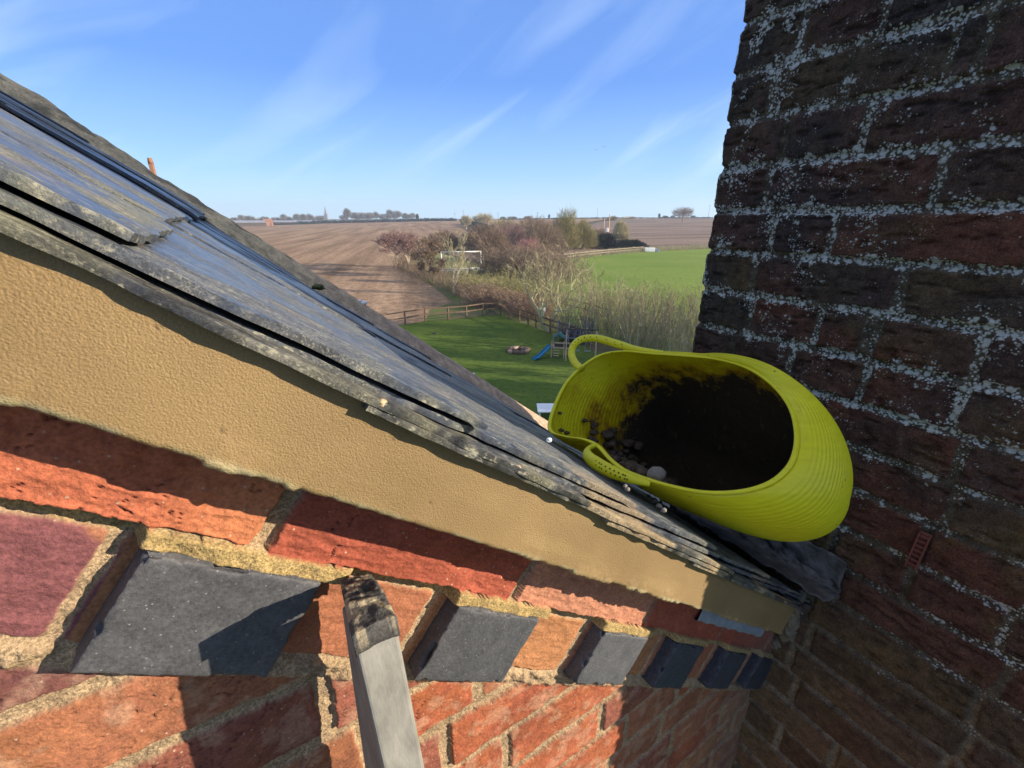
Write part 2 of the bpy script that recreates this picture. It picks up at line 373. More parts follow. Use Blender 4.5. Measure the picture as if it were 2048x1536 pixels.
M['tw_pale'] = simple('pale_twigs', (0.42, 0.36, 0.21), 0.95, 0.3, 0.8)
M['tw_red'] = simple('bramble', (0.27, 0.175, 0.115), 0.95, 0.35, 0.8)
M['evergreen'] = simple('evergreen', (0.035, 0.045, 0.025), 0.95, 0.4, 0.5)
M['far_twig'] = simple('far_twigs', (0.2, 0.185, 0.15), 0.95, 0.3, 0.05)

def brickwork_mat(name, cols, scale):
    m, t, b = nt(name, 0.9, 0.2); v = coords(t)
    tcx = N(t, 'ShaderNodeSeparateXYZ', {0: v}); ad = N(t, 'ShaderNodeMath', {0: tcx.outputs[0], 1: tcx.outputs[1]}, operation='ADD')
    cv = N(t, 'ShaderNodeCombineXYZ', {0: ad.outputs[0], 1: tcx.outputs[2]})
    bt = N(t, 'ShaderNodeTexBrick', {'Vector': cv.outputs[0], 'Color1': (*cols[0], 1), 'Color2': (*cols[1], 1), 'Mortar': (*cols[2], 1), 'Scale': 1.0,
        'Mortar Size': 0.005, 'Brick Width': 0.235 * scale, 'Row Height': 0.0735 * scale})
    n = noise(t, v, 40, 5); c = mixc(t, 1.0, bt.outputs[0], ramp(t, n, [(0.3, (0.75,) * 3), (0.7, (1.2,) * 3)]), 'MULTIPLY')
    t.links.new(c, b.inputs['Base Color']); bump(t, b, bt.outputs['Fac'], -0.6, 0.006); return m
M['wallback'] = brickwork_mat('brickwork_lower', ((0.36, 0.12, 0.06), (0.42, 0.17, 0.08), (0.42, 0.33, 0.19)), 1)
M['chimback'] = brickwork_mat('brickwork_chimney', ((0.10, 0.045, 0.03), (0.13, 0.07, 0.04), (0.2, 0.2, 0.18)), 1)

def field_mat(name, cols, rowrot, rowscale, big=0.02):
    m, t, b = nt(name, 0.95, 0.1); v = coords(t, (1, 1, 1), (0, 0, rowrot))
    sv = N(t, 'ShaderNodeMapping', {'Vector': v, 'Scale': (rowscale, rowscale * 0.035, 1)}).outputs[0]
    rows = noise(t, sv, 1.0, 5, 0.65); bigp = noise(t, v, big, 5, 0.6); fine = noise(t, v, 1.1, 6, 0.75)
    c = mixc(t, ramp(t, bigp, [(0.35, (0, 0, 0)), (0.65, (1, 1, 1))]), cols[0], cols[1])
    c = mixc(t, 1.0, c, ramp(t, rows, [(0.36, (0.68,) * 3), (0.64, (1.24,) * 3)]), 'MULTIPLY')
    c = mixc(t, 1.0, c, ramp(t, fine, [(0.35, (0.62,) * 3), (0.66, (1.32,) * 3)]), 'MULTIPLY')
    t.links.new(c, b.inputs['Base Color'])
    b.inputs['Specular IOR Level'].default_value = 0.0; bump(t, b, fine, 0.8, 0.22); return m
M['plough_l'] = field_mat('ploughed_soil_west', ((0.36, 0.235, 0.145), (0.29, 0.19, 0.12)), R(-12), 0.22)
M['plough_r'] = field_mat('ploughed_soil_east', ((0.27, 0.19, 0.14), (0.225, 0.16, 0.12)), R(75), 0.10)
def grass_mat(name, c1, c2, c3, big, fine):
    m, t, b = nt(name, 0.9, 0.15); v = coords(t)
    c = mixc(t, ramp(t, noise(t, v, big, 5, 0.6), [(0.35, (0, 0, 0)), (0.65, (1, 1, 1))]), c1, c2)
    c = mixc(t, ramp(t, noise(t, v, fine, 6, 0.75), [(0.48, (0, 0, 0)), (0.72, (1, 1, 1))]), c, c3)
    b.inputs['Specular IOR Level'].default_value = 0.0
    t.links.new(c, b.inputs['Base Color']); bump(t, b, noise(t, v, fine * 2, 5, 0.7), 0.6, 0.03); return m
M['lawn'] = grass_mat('lawn_grass', (0.080, 0.122, 0.027), (0.125, 0.165, 0.034), (0.045, 0.070, 0.019), 0.25, 3.0)
M['rough'] = grass_mat('rough_grass', (0.20, 0.20, 0.07), (0.26, 0.22, 0.10), (0.11, 0.16, 0.035), 0.15, 1.2)
M['pasture'] = grass_mat('pasture_grass', (0.155, 0.225, 0.048), (0.225, 0.275, 0.066), (0.115, 0.17, 0.038), 0.06, 1.5)
M['verge'] = grass_mat('verge_grass', (0.10, 0.135, 0.04), (0.17, 0.13, 0.08), (0.12, 0.15, 0.04), 0.35, 1.5)
M['soil'] = grass_mat('earth', (0.10, 0.095, 0.05), (0.13, 0.10, 0.06), (0.06, 0.07, 0.03), 0.1, 1.0)

# ------------------------------------------------------------------ ground
def sheet(name, poly, mat, dz, step=None):
    """flat polygon following the terrain, as structure"""
    from mathutils.geometry import tessellate_polygon
    P = np.array(poly, float); x0, y0 = P.min(0); x1, y1 = P.max(0)
    step = step or max(x1 - x0, y1 - y0) / 60
    xs = np.arange(x0, x1 + step, step); ys = np.arange(y0, y1 + step, step)
    import bmesh
    bm = bmesh.new(); vs = [bm.verts.new((x, y, 0)) for x, y in poly]; bm.faces.new(vs)
    for xx in xs[1:-1]:
        bmesh.ops.bisect_plane(bm, geom=bm.verts[:] + bm.edges[:] + bm.faces[:], plane_co=(xx, 0, 0), plane_no=(1, 0, 0))
    for yy in ys[1:-1]:
        bmesh.ops.bisect_plane(bm, geom=bm.verts[:] + bm.edges[:] + bm.faces[:], plane_co=(0, yy, 0), plane_no=(0, 1, 0))
    for v in bm.verts: v.co.z = float(terrain(v.co.x, v.co.y)) + dz
    bm.normal_update()
    for f in bm.faces:
        if f.normal.z < 0: f.normal_flip()
    me = bpy.data.meshes.new(name); bm.to_mesh(me); bm.free(); me.materials.append(mat)
    o = bpy.data.objects.new(name, me); COL.objects.link(o); tag(o, kind='structure'); return o
# ground: polar grid out to the horizon
rs = np.concatenate([[0], np.geomspace(3, 5000, 90)]); an = np.radians(np.arange(0, 361, 4))
gx = np.outer(rs, np.sin(an)); gy = np.outer(rs, np.cos(an)); gzz = terrain(gx, gy)
gz_back = np.clip(gy / 60, 0, 1); gzz = gzz * gz_back - np.clip((np.hypot(gx, gy) - 90) / 100, 0, 1) * .8
g = mesh_np('ground', np.stack([gx, gy, gzz], -1).reshape(-1, 3), gridfaces(len(rs), len(an))[:, ::-1], M['soil']); tag(g, kind='structure')
H0 = G(800, 533); H1 = G(905, 578); H2 = G(1000, 628)        # boundary between ploughed field and paddock
FA = [G(*p) for p in ((811, 650), (851, 643), (897, 640), (933, 637), (966, 632), (1001, 630))]
FC = [FA[-1]] + [G(*p) for p in ((1018, 638), (1039, 645), (1056, 650), (1072, 656), (1100, 668), (1140, 682), (1190, 702))]
FL = [(2 * FA[0][0] - FA[1][0] - 3.2 * k, 2 * FA[0][1] - FA[1][1] - .35 * k) for k in (3, 2, 1, 0)]      # the lawn fence goes on behind the roof
sheet('ploughed_field', [(-900, FL[0][1]), FL[0]] + FA[:-1] + [G(985, 615), H1, H0, G(862, 500), G(950, 474), (260, 900), (-900, 900)], M['plough_l'], 0.03, 25)
sheet('ploughed_field_east', [G(870, 500), G(955, 524), G(1120, 518.5), G(1200, 508.5), G(1292, 500.5), G(1420, 496), G(1800, 486), (900, 300), (900, 900), (240, 900)], M['plough_r'], 0.045, 25)
sheet('pasture', [G(1120, 520), G(1200, 510), G(1292, 502), G(1420, 497.5), G(1800, 487.5), G(2000, 700), G(1400, 730), G(1200, 672), G(1130, 645), G(1100, 600), G(1105, 560)], M['pasture'], 0.02, 20)
sheet('grass_verge', [G(796, 536), H0, H1, G(985, 615), FA[4], FA[3], FA[1], G(860, 620), G(905, 605), G(868, 575), G(825, 550)], M['verge'], 0.036, 8)
sheet('paddock', [FA[-1], H1, H0, G(862, 502), G(955, 526), G(1125, 520), G(1110, 560), G(1106, 600), G(1140, 650), G(1190, 690), G(1100, 667), FC[2]], M['rough'], 0.012, 8)
sheet('lawn', [(-40, FL[0][1] - .5), FL[0]] + FA + FC[1:] + [G(1400, 760), (22, 6), (20, -12), (-40, -12)], M['lawn'], 0.016, 4)

# ------------------------------------------------------------------ house (local axes: u along gable, v away from the eye, z up; origin at the eye)
house = thing('brick_house', 'red brick gable with ochre painted verge, slate roof and dark lichened chimney stack', 'house', (0, 0, 0), math.pi / 2 - AZW)
HL = (0, 0, CAMZ)
VB, VS, VD, VW = 0.228, 0.275, 0.263, 0.287      # planes: barge, string course, dentil faces, wall
BD = 0.68
def pick(h, table):
    """table of (weight, rgb) -> colours for hashed values h"""
    w = np.cumsum([a for a, _ in table]); w = w / w[-1]; out = np.zeros(h.shape + (3,))
    prev = 0
    for c, (_, rgb) in zip(w, table): out[(h >= prev) & (h <= c)] = rgb; prev = c
    return out
BR = [(3, (0.40, 0.115, 0.055)), (2, (0.37, 0.14, 0.07)), (2, (0.45, 0.19, 0.085)), (1.4, (0.28, 0.095, 0.06)), (0.8, (0.21, 0.08, 0.065))]
MO = np.array([0.315, 0.218, 0.125])

def bricks(x, y, rows_y0, g, joints, mort, seed, warp=0.0025, namp=1.0):
    """x, y on the wall; returns brick mask 0..1, row, brick id hash, d = distance into the brick"""
    xw = x + warp * 2 * (fbm(x * 14, y * 14, 3, seed) - .5); yw = y + warp * 2 * (fbm(x * 11 + 9, y * 11, 3, seed + 3) - .5)
    ry = (yw - rows_y0) / g; row = np.floor(ry); fy = (ry - row) * g
    dy = np.minimum(fy, g - fy) - mort / 2
    dxm = np.full(x.shape, 9.); bid = np.zeros(x.shape)
    for r in np.unique(row):
        m = row == r; js = np.array(joints(int(r))); xx = xw[m]
        k = np.searchsorted(js, xx); lo = js[np.clip(k - 1, 0, len(js) - 1)]; hi = js[np.clip(k, 0, len(js) - 1)]
        dxm[m] = np.minimum(np.abs(xx - lo), np.abs(hi - xx)) - mort / 2; bid[m] = k
    d = np.minimum(dxm, dy)
    rc = 0.003; q = np.hypot(np.maximum(rc - dxm, 0), np.maximum(rc - dy, 0)); d = np.where((dxm < rc) & (dy < rc), rc - q, d)
    d = d + namp * (0.0020 * (fbm(x * 160, y * 160, 3, seed + 5) - .5) * 2 + 0.0020 * (fbm(x * 45, y * 45, 2, seed + 8) - .5) * 2)
    return d, row, bid, _h(row, bid, seed + 11), _h(row, bid, seed + 12)

def build_gable():
    us = np.concatenate([np.arange(-2.2, -0.26, 0.0045), np.arange(-0.26, 0.16, 0.0011), np.arange(0.16, 0.45, 0.0015), np.arange(0.45, 0.815, 0.0022)])
    zs = np.arange(-1.30, 0.10, 0.0013)
    # keep only the band under the verge
    nu, nz = len(us), 600
    # z runs from the top line (t=-.085) down; parametrised so the grid hugs the rake
    U = np.repeat(us[:, None], nz, 1)
    ztop = (-0.080 - us * SR) / CR                   # z where t = -.08
    zbot = np.minimum(ztop - 0.20, np.interp(us, [-0.26, 0.1, 0.3, 0.815], [-0.45, -0.66, -0.95, -1.95]))
    k = np.linspace(0, 1, 500)[None, :]; k2 = np.linspace(0, 1, 101)[None, 1:]; zlow = np.minimum(zbot - .1, -2.4)
    Z = np.hstack([ztop[:, None] * (1 - k) + zbot[:, None] * k, zbot[:, None] * (1 - k2) + zlow[:, None] * k2])
    S, T = rake(U, Z)
    n_lo = fbm(U * 30, Z * 30, 4, 3); n_mid = fbm(U * 110, Z * 110, 4, 5); n_hi = fbm(U * 420, Z * 420, 3, 6)
    # ---- lower wall, level courses
    g = 0.0735
    rng = random.Random(5)
    rows = {}
    def joints(r):
        if r not in rows:
            rr_ = random.Random(r * 31 + 7); x = -0.6 - .35 * 6 + (0.06 if r % 2 else 0.0) + rr_.uniform(-.01, .01); js = []
            seq = (0.232, 0.118)
            i = 0
            while x < 1.2:
                js.append(x); x += seq[i % 2] + rr_.uniform(-.006, .006); i += 1
            sh = {0: 0, -1: .206 - min(js, key=lambda a: abs(a - .206))}.get(r, 0)
            rows[r] = [a + sh for a in js]
        return rows[r]
    d, row, bid, h1, h2 = bricks(U, Z, -0.257 - 20 * g, g, joints, 0.0105, 21, .004, .9)
    m = sst(0.0, 0.0022, d)
    tilt = (h1 - .5) * 0.004
    Hl = 0.0038 * m + m * (tilt + 0.0030 * (n_lo - .5) + 0.0018 * (n_mid - .5)) + (1 - m) * (0.0025 * (n_mid - .5) + .0015 * (n_hi - .5))
    # chips and cracks
    fold = 1 - np.abs(2 * fbm(S * 34 + 3, T * 120, 4, 44) - 1); fold2 = 1 - np.abs(2 * fbm(U * 60 + Z * 50, Z * 150 - U * 60, 3, 46) - 1)
    Hl = Hl + m * (.0022 * (fold2 - .8)) * .7 + .0
    crack = np.abs(fbm(U * 22 + Z * 16, Z * 50 - U * 38, 4, 40) - .5); ck = m * sst(0.008, 0.0, crack) * sst(.56, .64, fbm(U * 12, Z * 12, 2, 41))
    Hl -= 0.0022 * ck
    col = pick(h2, BR) * BD
    wash = fbm(U * 16, Z * 16, 4, 50)[..., None]
    col = col * (0.62 + 0.80 * wash) + np.array([0.06, 0.03, 0.0]) * (fbm(U * 38, Z * 38, 3, 51)[..., None] - .4)
    mot = sst(0.52, 0.68, fbm(U * 55 + 3, Z * 55, 4, 52))[..., None]; col = col * (1 - .35 * mot) + np.array([0.42, 0.27, 0.17]) * .35 * mot
    mcol = MO * (0.75 + 0.5 * n_lo[..., None]) * (0.8 + .4 * n_hi[..., None])
    C = col * m[..., None] + mcol * (1 - m[..., None])
    C = C * (1 - .45 * ck[..., None])
    Hv = Hl.copy(); base = np.full(U.shape, VW)
    MK = 1 - m
    # ---- dentil zone: brick infill between the projecting blue bricks
    tz = (T > -0.250 + 0.004 * (n_lo - .5)) & (T <= -0.166 + 0.003 * (n_lo - .5))
    J = sorted([a for (s0, s1) in DEN + DENL for a in (s0 - 0.013, s1 + 0.0)])
    def dj(r): return [-4] + J + [1.5]
    d2, row2, bid2, h3, h4 = bricks(S, T, -0.2485, 0.076, dj, 0.008, 61, .0015, .8)
    m2 = sst(0.0, 0.002, d2 + .0006)
    H2 = 0.0025 * m2 + m2 * (0.003 * (n_lo - .5) + 0.0016 * (n_mid - .5) + .0016 * (fold - .8)) + (1 - m2) * 0.003 * (n_mid - .5) 
    c2 = BD * pick(h4, [(2, (0.46, 0.20, 0.085)), (2, (0.40, 0.15, 0.075)), (1, (0.43, 0.17, 0.075))])
    first = (S < 0.045)[..., None]                                 # the near brick, orange with a purple burnt patch
    pch = sst(0.47, 0.60, fbm(S * 26 + 2.0, T * 26 + 8, 3, 63) + 0.25 * sst(-0.05, 0.02, S) * sst(-.165, -.21, T))[..., None]
    c2f = BD * np.array([0.46, 0.19, 0.10]) * (1 - pch) + np.array([0.17, 0.06, 0.06]) * pch
    c2 = np.where(first, c2f, c2) * (0.82 + .4 * wash)
    C2 = c2 * m2[..., None] + mcol * (1 - m2[..., None])
    w2 = tz[..., None]
    C = np.where(w2, C2, C); Hv = np.where(tz, H2 + 0.002, Hv); MK = np.where(tz, 1 - m2, MK)
    # lower mortar line under the dentils
    ml = sst(0.010, 0.004, np.abs(T + 0.2545 - .004 * (n_lo - .5)))
    C = C * (1 - ml[..., None]) + mcol * ml[..., None]; Hv = Hv * (1 - ml) + 0.006 * ml * n_mid * 2; MK = np.maximum(MK, ml)
    # ---- bed joint bulging over the dentils, sandy yellow
    over = np.zeros(U.shape)
    for (s0, s1) in DEN + DENL: over = np.maximum(over, sst(s0 - .008, s0 - .002, S) * sst(s1 + .028, s1 + .012, S))
    bj = sst(-0.1765, -0.1735, T + .004 * (n_lo - .5)) * sst(-0.160, -0.164, T)
    prot = 0.019 * over + 0.0015
    Hb = prot + 0.004 * (n_mid - .5) + 0.003 * (n_lo - .5)
    yel = np.array([0.330, 0.228, 0.092]) * (0.72 + .5 * n_hi[..., None]) * (.8 + .4 * n_lo[..., None])
    C = C * (1 - bj[..., None]) + yel * bj[..., None]; Hv = Hv * (1 - bj) + Hb * bj; MK = np.maximum(MK, bj)
    # ---- string course under the verge board
    tj = T > -0.1635 + 0.0035 * (fbm(S * 40, S * 3, 3, 71) - .5) + .002 * (n_mid - .5)
    SJ = [-2.8, -2.56, -2.32, -2.08, -1.84, -1.6, -1.36, -1.11, -0.86, -0.62, -0.37, -0.135, 0.107, 0.345, 0.600, 0.845, 1.09, 1.4]
    def sj(r): return SJ
    d3, row3, bid3, h5, h6 = bricks(S, T, -0.1635 - .006, 0.2, sj, 0.0095, 81, .001, .8)
    m3 = sst(0.0, 0.002, d3)
    H3 = (VW - VS) + 0.0035 * m3 + m3 * (0.005 * (n_lo - .5) + 0.002 * (n_mid - .5) + .0020 * (fold - .8)) - (1 - m3) * .003 - .003 * ck
    c3 = BD * pick(_h(bid3, bid3 * 0, 93), [(3, (0.43, 0.105, 0.058)), (1, (0.41, 0.14, 0.075))])
    c3 = np.where((S > .345)[..., None] & (S < .6)[..., None], np.array([0.41, 0.175, 0.10]), c3)
    c3 = np.where((S < .107)[..., None], np.array([0.42, 0.12, 0.06]) + .5 * np.array([.08, .08, .02]) * sst(.03, .09, S)[..., None], c3)
    c3 = c3 * (0.78 + .45 * wash); c3 = c3 * (1 - .4 * ck[..., None])
    C3 = c3 * m3[..., None] + mcol * (1 - m3[..., None])
    C3 = C3 * .92; C = np.where(tj[..., None], C3, C); Hv = np.where(tj, H3, Hv); MK = np.where(tj, 1 - m3, MK)
    # blended to grey-brown towards the corner by the chimney
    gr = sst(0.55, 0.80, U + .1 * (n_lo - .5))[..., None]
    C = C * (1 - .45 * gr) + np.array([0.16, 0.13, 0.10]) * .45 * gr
    V = np.stack([U, base - Hv, Z], -1).reshape(-1, 3)
    mk = np.zeros((V.shape[0], 3)); mk[:, 0] = MK.ravel()
    o = mesh_np('gable_wall', V, gridfaces(nu, nz)[:, ::-1], M['brick'], house, True, np.clip(C, .01, 1).reshape(-1, 3), HL, mk)
    return o
DENL = [(.051 - .228 * k, .156 - .228 * k) for k in range(1, 12)]
DEN = [(0.051, 0.156), (0.279, 0.389), (0.511, 0.619), (0.705, 0.800), (0.905, 0.999), (1.085, 1.178)]
build_gable()

def rough_box(name, s0, s1, t0, t1, v0, v1, mat, col, seed, step=0.0014, chip=0.0020, parent=house):
    """brick-like block set square to the rake: every face a grid, edges worn"""
    def axis(a, b): n = max(2, int(abs(b - a) / step)); return np.linspace(a, b, n)
    A, B, D = axis(s0, s1), axis(t0, t1), np.linspace(v0, v1, 10)
    Vs = []; Fs = []; off = 0
    ctr = np.array([(s0 + s1) / 2, (v0 + v1) / 2, (t0 + t1) / 2]); hf = np.array([(s1 - s0) / 2, (v1 - v0) / 2, (t1 - t0) / 2])
    def add(P):
        nonlocal off
        sh = P.shape; Q = P.reshape(-1, 3)
        d = hf - np.abs(Q - ctr)                                    # distance to each pair of faces
        ds = np.sort(d, 1); e = ds[:, 1]                            # distance to the nearest edge
        nn = fbm(Q[:, 0] * 300 + Q[:, 1] * 200, Q[:, 2] * 300 + Q[:, 1] * 100, 3, seed)
        nc = fbm(Q[:, 0] * 90 + 5, Q[:, 2] * 90 + Q[:, 1] * 60, 2, seed + 9); pull = chip * np.exp(-e / 0.0018) * (0.30 + .5 * nn + 3.0 * np.clip(nc - .58, 0, 1) * 3)
        Q = Q - np.sign(Q - ctr) * (d < 0.0026) * pull[:, None]
        Q[:, 1] += (Q[:, 1] < ctr[1]) * 0.0006 * (fbm(Q[:, 0] * 60, Q[:, 2] * 60, 3, seed + 1) - .5)
        Vs.append(Q); Fs.append(gridfaces(sh[0], sh[1], off)); off += len(Q)
    g = lambda X, Y: np.meshgrid(X, Y, indexing='ij')
    a, b = g(A, B); add(np.stack([a, np.full(a.shape, v0), b], -1))
    a, b = g(B, D); add(np.stack([np.full(a.shape, s0), b, a], -1)); add(np.stack([np.full(a.shape, s1), b, a], -1)[::-1])
    a, b = g(A, D); add(np.stack([a, b, np.full(a.shape, t0)], -1)[::-1]); add(np.stack([a, b, np.full(a.shape, t1)], -1))
    Q = np.vstack(Vs); u, z = unrake(Q[:, 0], Q[:, 2]); V = np.stack([u, Q[:, 1], z], -1)
    nn = fbm(Q[:, 0] * 50, Q[:, 2] * 50 + Q[:, 1] * 30, 4, seed + 5)[:, None]
    C = np.array(col) * (0.82 + .36 * nn)
    edge = np.exp(-np.sort(hf - np.abs(Q - ctr), 1)[:, 1:2] / 0.0015) * (nn > .5)
    C = C * (1 - .4 * edge) + np.array([.2, .17, .15]) * .4 * edge
    mk = np.zeros((len(V), 3)); mk[:, 0] = .3 * nn[:, 0]
    return mesh_np(name, V, np.vstack(Fs), mat, parent, True, C, HL, mk)
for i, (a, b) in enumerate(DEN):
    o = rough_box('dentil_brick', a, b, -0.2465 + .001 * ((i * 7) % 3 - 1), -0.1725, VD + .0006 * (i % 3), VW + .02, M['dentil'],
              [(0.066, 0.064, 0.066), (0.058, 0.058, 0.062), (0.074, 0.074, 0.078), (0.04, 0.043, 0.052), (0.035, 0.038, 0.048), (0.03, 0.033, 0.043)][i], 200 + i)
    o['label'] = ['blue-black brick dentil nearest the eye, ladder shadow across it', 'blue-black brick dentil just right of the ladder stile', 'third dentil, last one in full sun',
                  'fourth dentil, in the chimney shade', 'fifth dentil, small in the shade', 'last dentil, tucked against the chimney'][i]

for k, (a, b) in enumerate(DENL):
    o = rough_box('dentil_brick', a, b, -0.2465, -0.1725, VD, VW + .02, M['dentil'], (.064, .064, .069), 230 + k, step=.004)
def build_barge():
    ss = np.concatenate([np.arange(-2.4, -.34, .006), np.arange(-0.34, 0.955, 0.0016)])
    # profile: from the top edge under the slates, down the face, round the lip, back to the wall
    tt = np.concatenate([np.arange(-0.0415, -0.097, -0.0014), -0.097 - np.sin(np.linspace(0, 1, 6) * math.pi / 2) * 0.004, np.full(14, -0.101)])
    vv = np.concatenate([np.full(len(np.arange(-0.0415, -0.097, -0.0014)), VB), VB + (1 - np.cos(np.linspace(0, 1, 6) * math.pi / 2)) * 0.004, np.linspace(VB + .006, VS + .02, 14)])
    S = np.repeat(ss[:, None], len(tt), 1); T = np.repeat(tt[None, :], len(ss), 0); V_ = np.repeat(vv[None, :], len(ss), 0)
    wav = 0.0007 * (fbm(S * 9, S * 0, 3, 301) - .5)
    lip = sst(-0.082, -0.0985, T)
    T = T + wav * lip * 1.2 + lip * 0.0020 * (fbm(S * 210, S * 0 + V_ * 60, 3, 303) - .5)
    crust = lip * sst(.45, .68, fbm(S * 60, S * 0 + 4, 3, 305))
    V_ = V_ - 0.0018 * crust * fbm(S * 300, T * 300, 2, 306) + 0.0008 * (fbm(S * 14, T * 20, 3, 307) - .5)
    T = T - .0022 * crust
    pit = (worley(S * 17, T * 17, 309) < 0.014); V_ = V_ + .0008 * pit
    och = np.array([0.235, 0.150, 0.062]); cr = np.array([0.42, 0.33, 0.15]); gy = np.array([0.26, 0.25, 0.17])
    C = np.repeat(och[None, None], S.shape[0], 0).repeat(S.shape[1], 1).copy()
    st = sst(.5, .75, fbm(S * 10, T * 60 + 3, 4, 310))[..., None] * .25; C = C * (1 - st) + np.array([.34, .24, .10]) * st
    n = fbm(S * 130, T * 130, 3, 311)[..., None]
    le = (sst(-0.0955, -0.0995, T) * (0.15 + .65 * sst(.38, .6, fbm(S * 42, S * 0 + 9, 3, 312))))[..., None]
    C = C * (1 - le) + (cr * n + gy * (1 - n)) * 1.0 * le
    C = C * (1 - .6 * pit[..., None])
    u, z = unrake(S, T); V = np.stack([u, V_, z], -1).reshape(-1, 3)
    mk = np.zeros((len(V), 3))
    nS, nT = S.shape
    Fq = gridfaces(nS, nT)
    # end face toward the chimney
    endi = [(nS - 1) * nT + j for j in range(nT)]
    return mesh_np('verge_board', V, Fq, M['barge'], house, True, C.reshape(-1, 3), HL, mk)
bb = build_barge(); bb['label'] = 'ochre painted rendered verge board with crusty lower edge'

def lump(c, r, seed, squash=(1, 1, 1), n=14, amp=.35):
    """rough closed lump; returns verts, faces"""
    th = np.linspace(0, math.pi, n); ph = np.linspace(0, 2 * math.pi, n * 2 + 1)[:-1]
    Tt, Pp = np.meshgrid(th, ph, indexing='ij')
    x = np.sin(Tt) * np.cos(Pp); y = np.sin(Tt) * np.sin(Pp); z = np.cos(Tt)
    k = 1 + amp * ((fbm(x * 2 + z * 1.3 + seed, y * 2 - z * 1.7 + seed * 3, 4, seed) - .5) * 2)
    V = np.stack([x * k * r * squash[0] + c[0], y * k * r * squash[1] + c[1], z * k * r * squash[2] + c[2]], -1).reshape(-1, 3)
    m = len(ph); Fc = []
    for i in range(n - 1):
        for j in range(m): Fc.append([i * m + j, (i + 1) * m + j, (i + 1) * m + (j + 1) % m, i * m + (j + 1) % m])
    return V, Fc
# lead slip tucked under the verge board, mortar where board, wall and chimney meet
mb = MB()
p0 = wall_pt(1396, 1232, VS - .006); p1 = wall_pt(1522, 1268, VS - .006)
s_a, t_a = rake(p0[0], p0[2]); s_b, _ = rake(p1[0], p1[2])
A = np.linspace(s_a, s_b, 24); P = []
for k, ss_ in enumerate(A):
    for tt_, dv in ((-0.112, 0.0), (-0.118, -.0012), (-0.1345 + .0015 * math.sin(k * 1.7), -.0018), (-0.1355, 0.001), (-.1355, .008)):
        u, z = unrake(ss_, tt_); P.append((u, VS - .0065 + dv + .0006 * math.sin(k * .9 + tt_ * 300), z))
mesh_np('lead_slip', np.array(P), gridfaces(24, 5), M['leadlight'], house, True, loc=HL)
mb = MB()
for i, (x, y, v, r_) in enumerate([(1590, 1215, .243, .012), (1578, 1262, .252, .015), (1585, 1240, .25, .012), (1568, 1290, .262, .018), (1560, 1312, .268, .016), (1600, 1195, .24, .010), (1582, 1318, .275, .02), (1552, 1280, .27, .014), (1596, 1228, .262, .018)]):
    q = wall_pt(x, y, v); mb = MB(); mb.add(*lump(q, r_ * 1.1, 410 + i, (1.1, .8, 1.4), 20, .55)); mb.build('corner_mortar', M.setdefault('cm', simple('corner_mortar', (0.16, 0.13, 0.09), 0.95, .45, 60, .002)), house, True, HL)

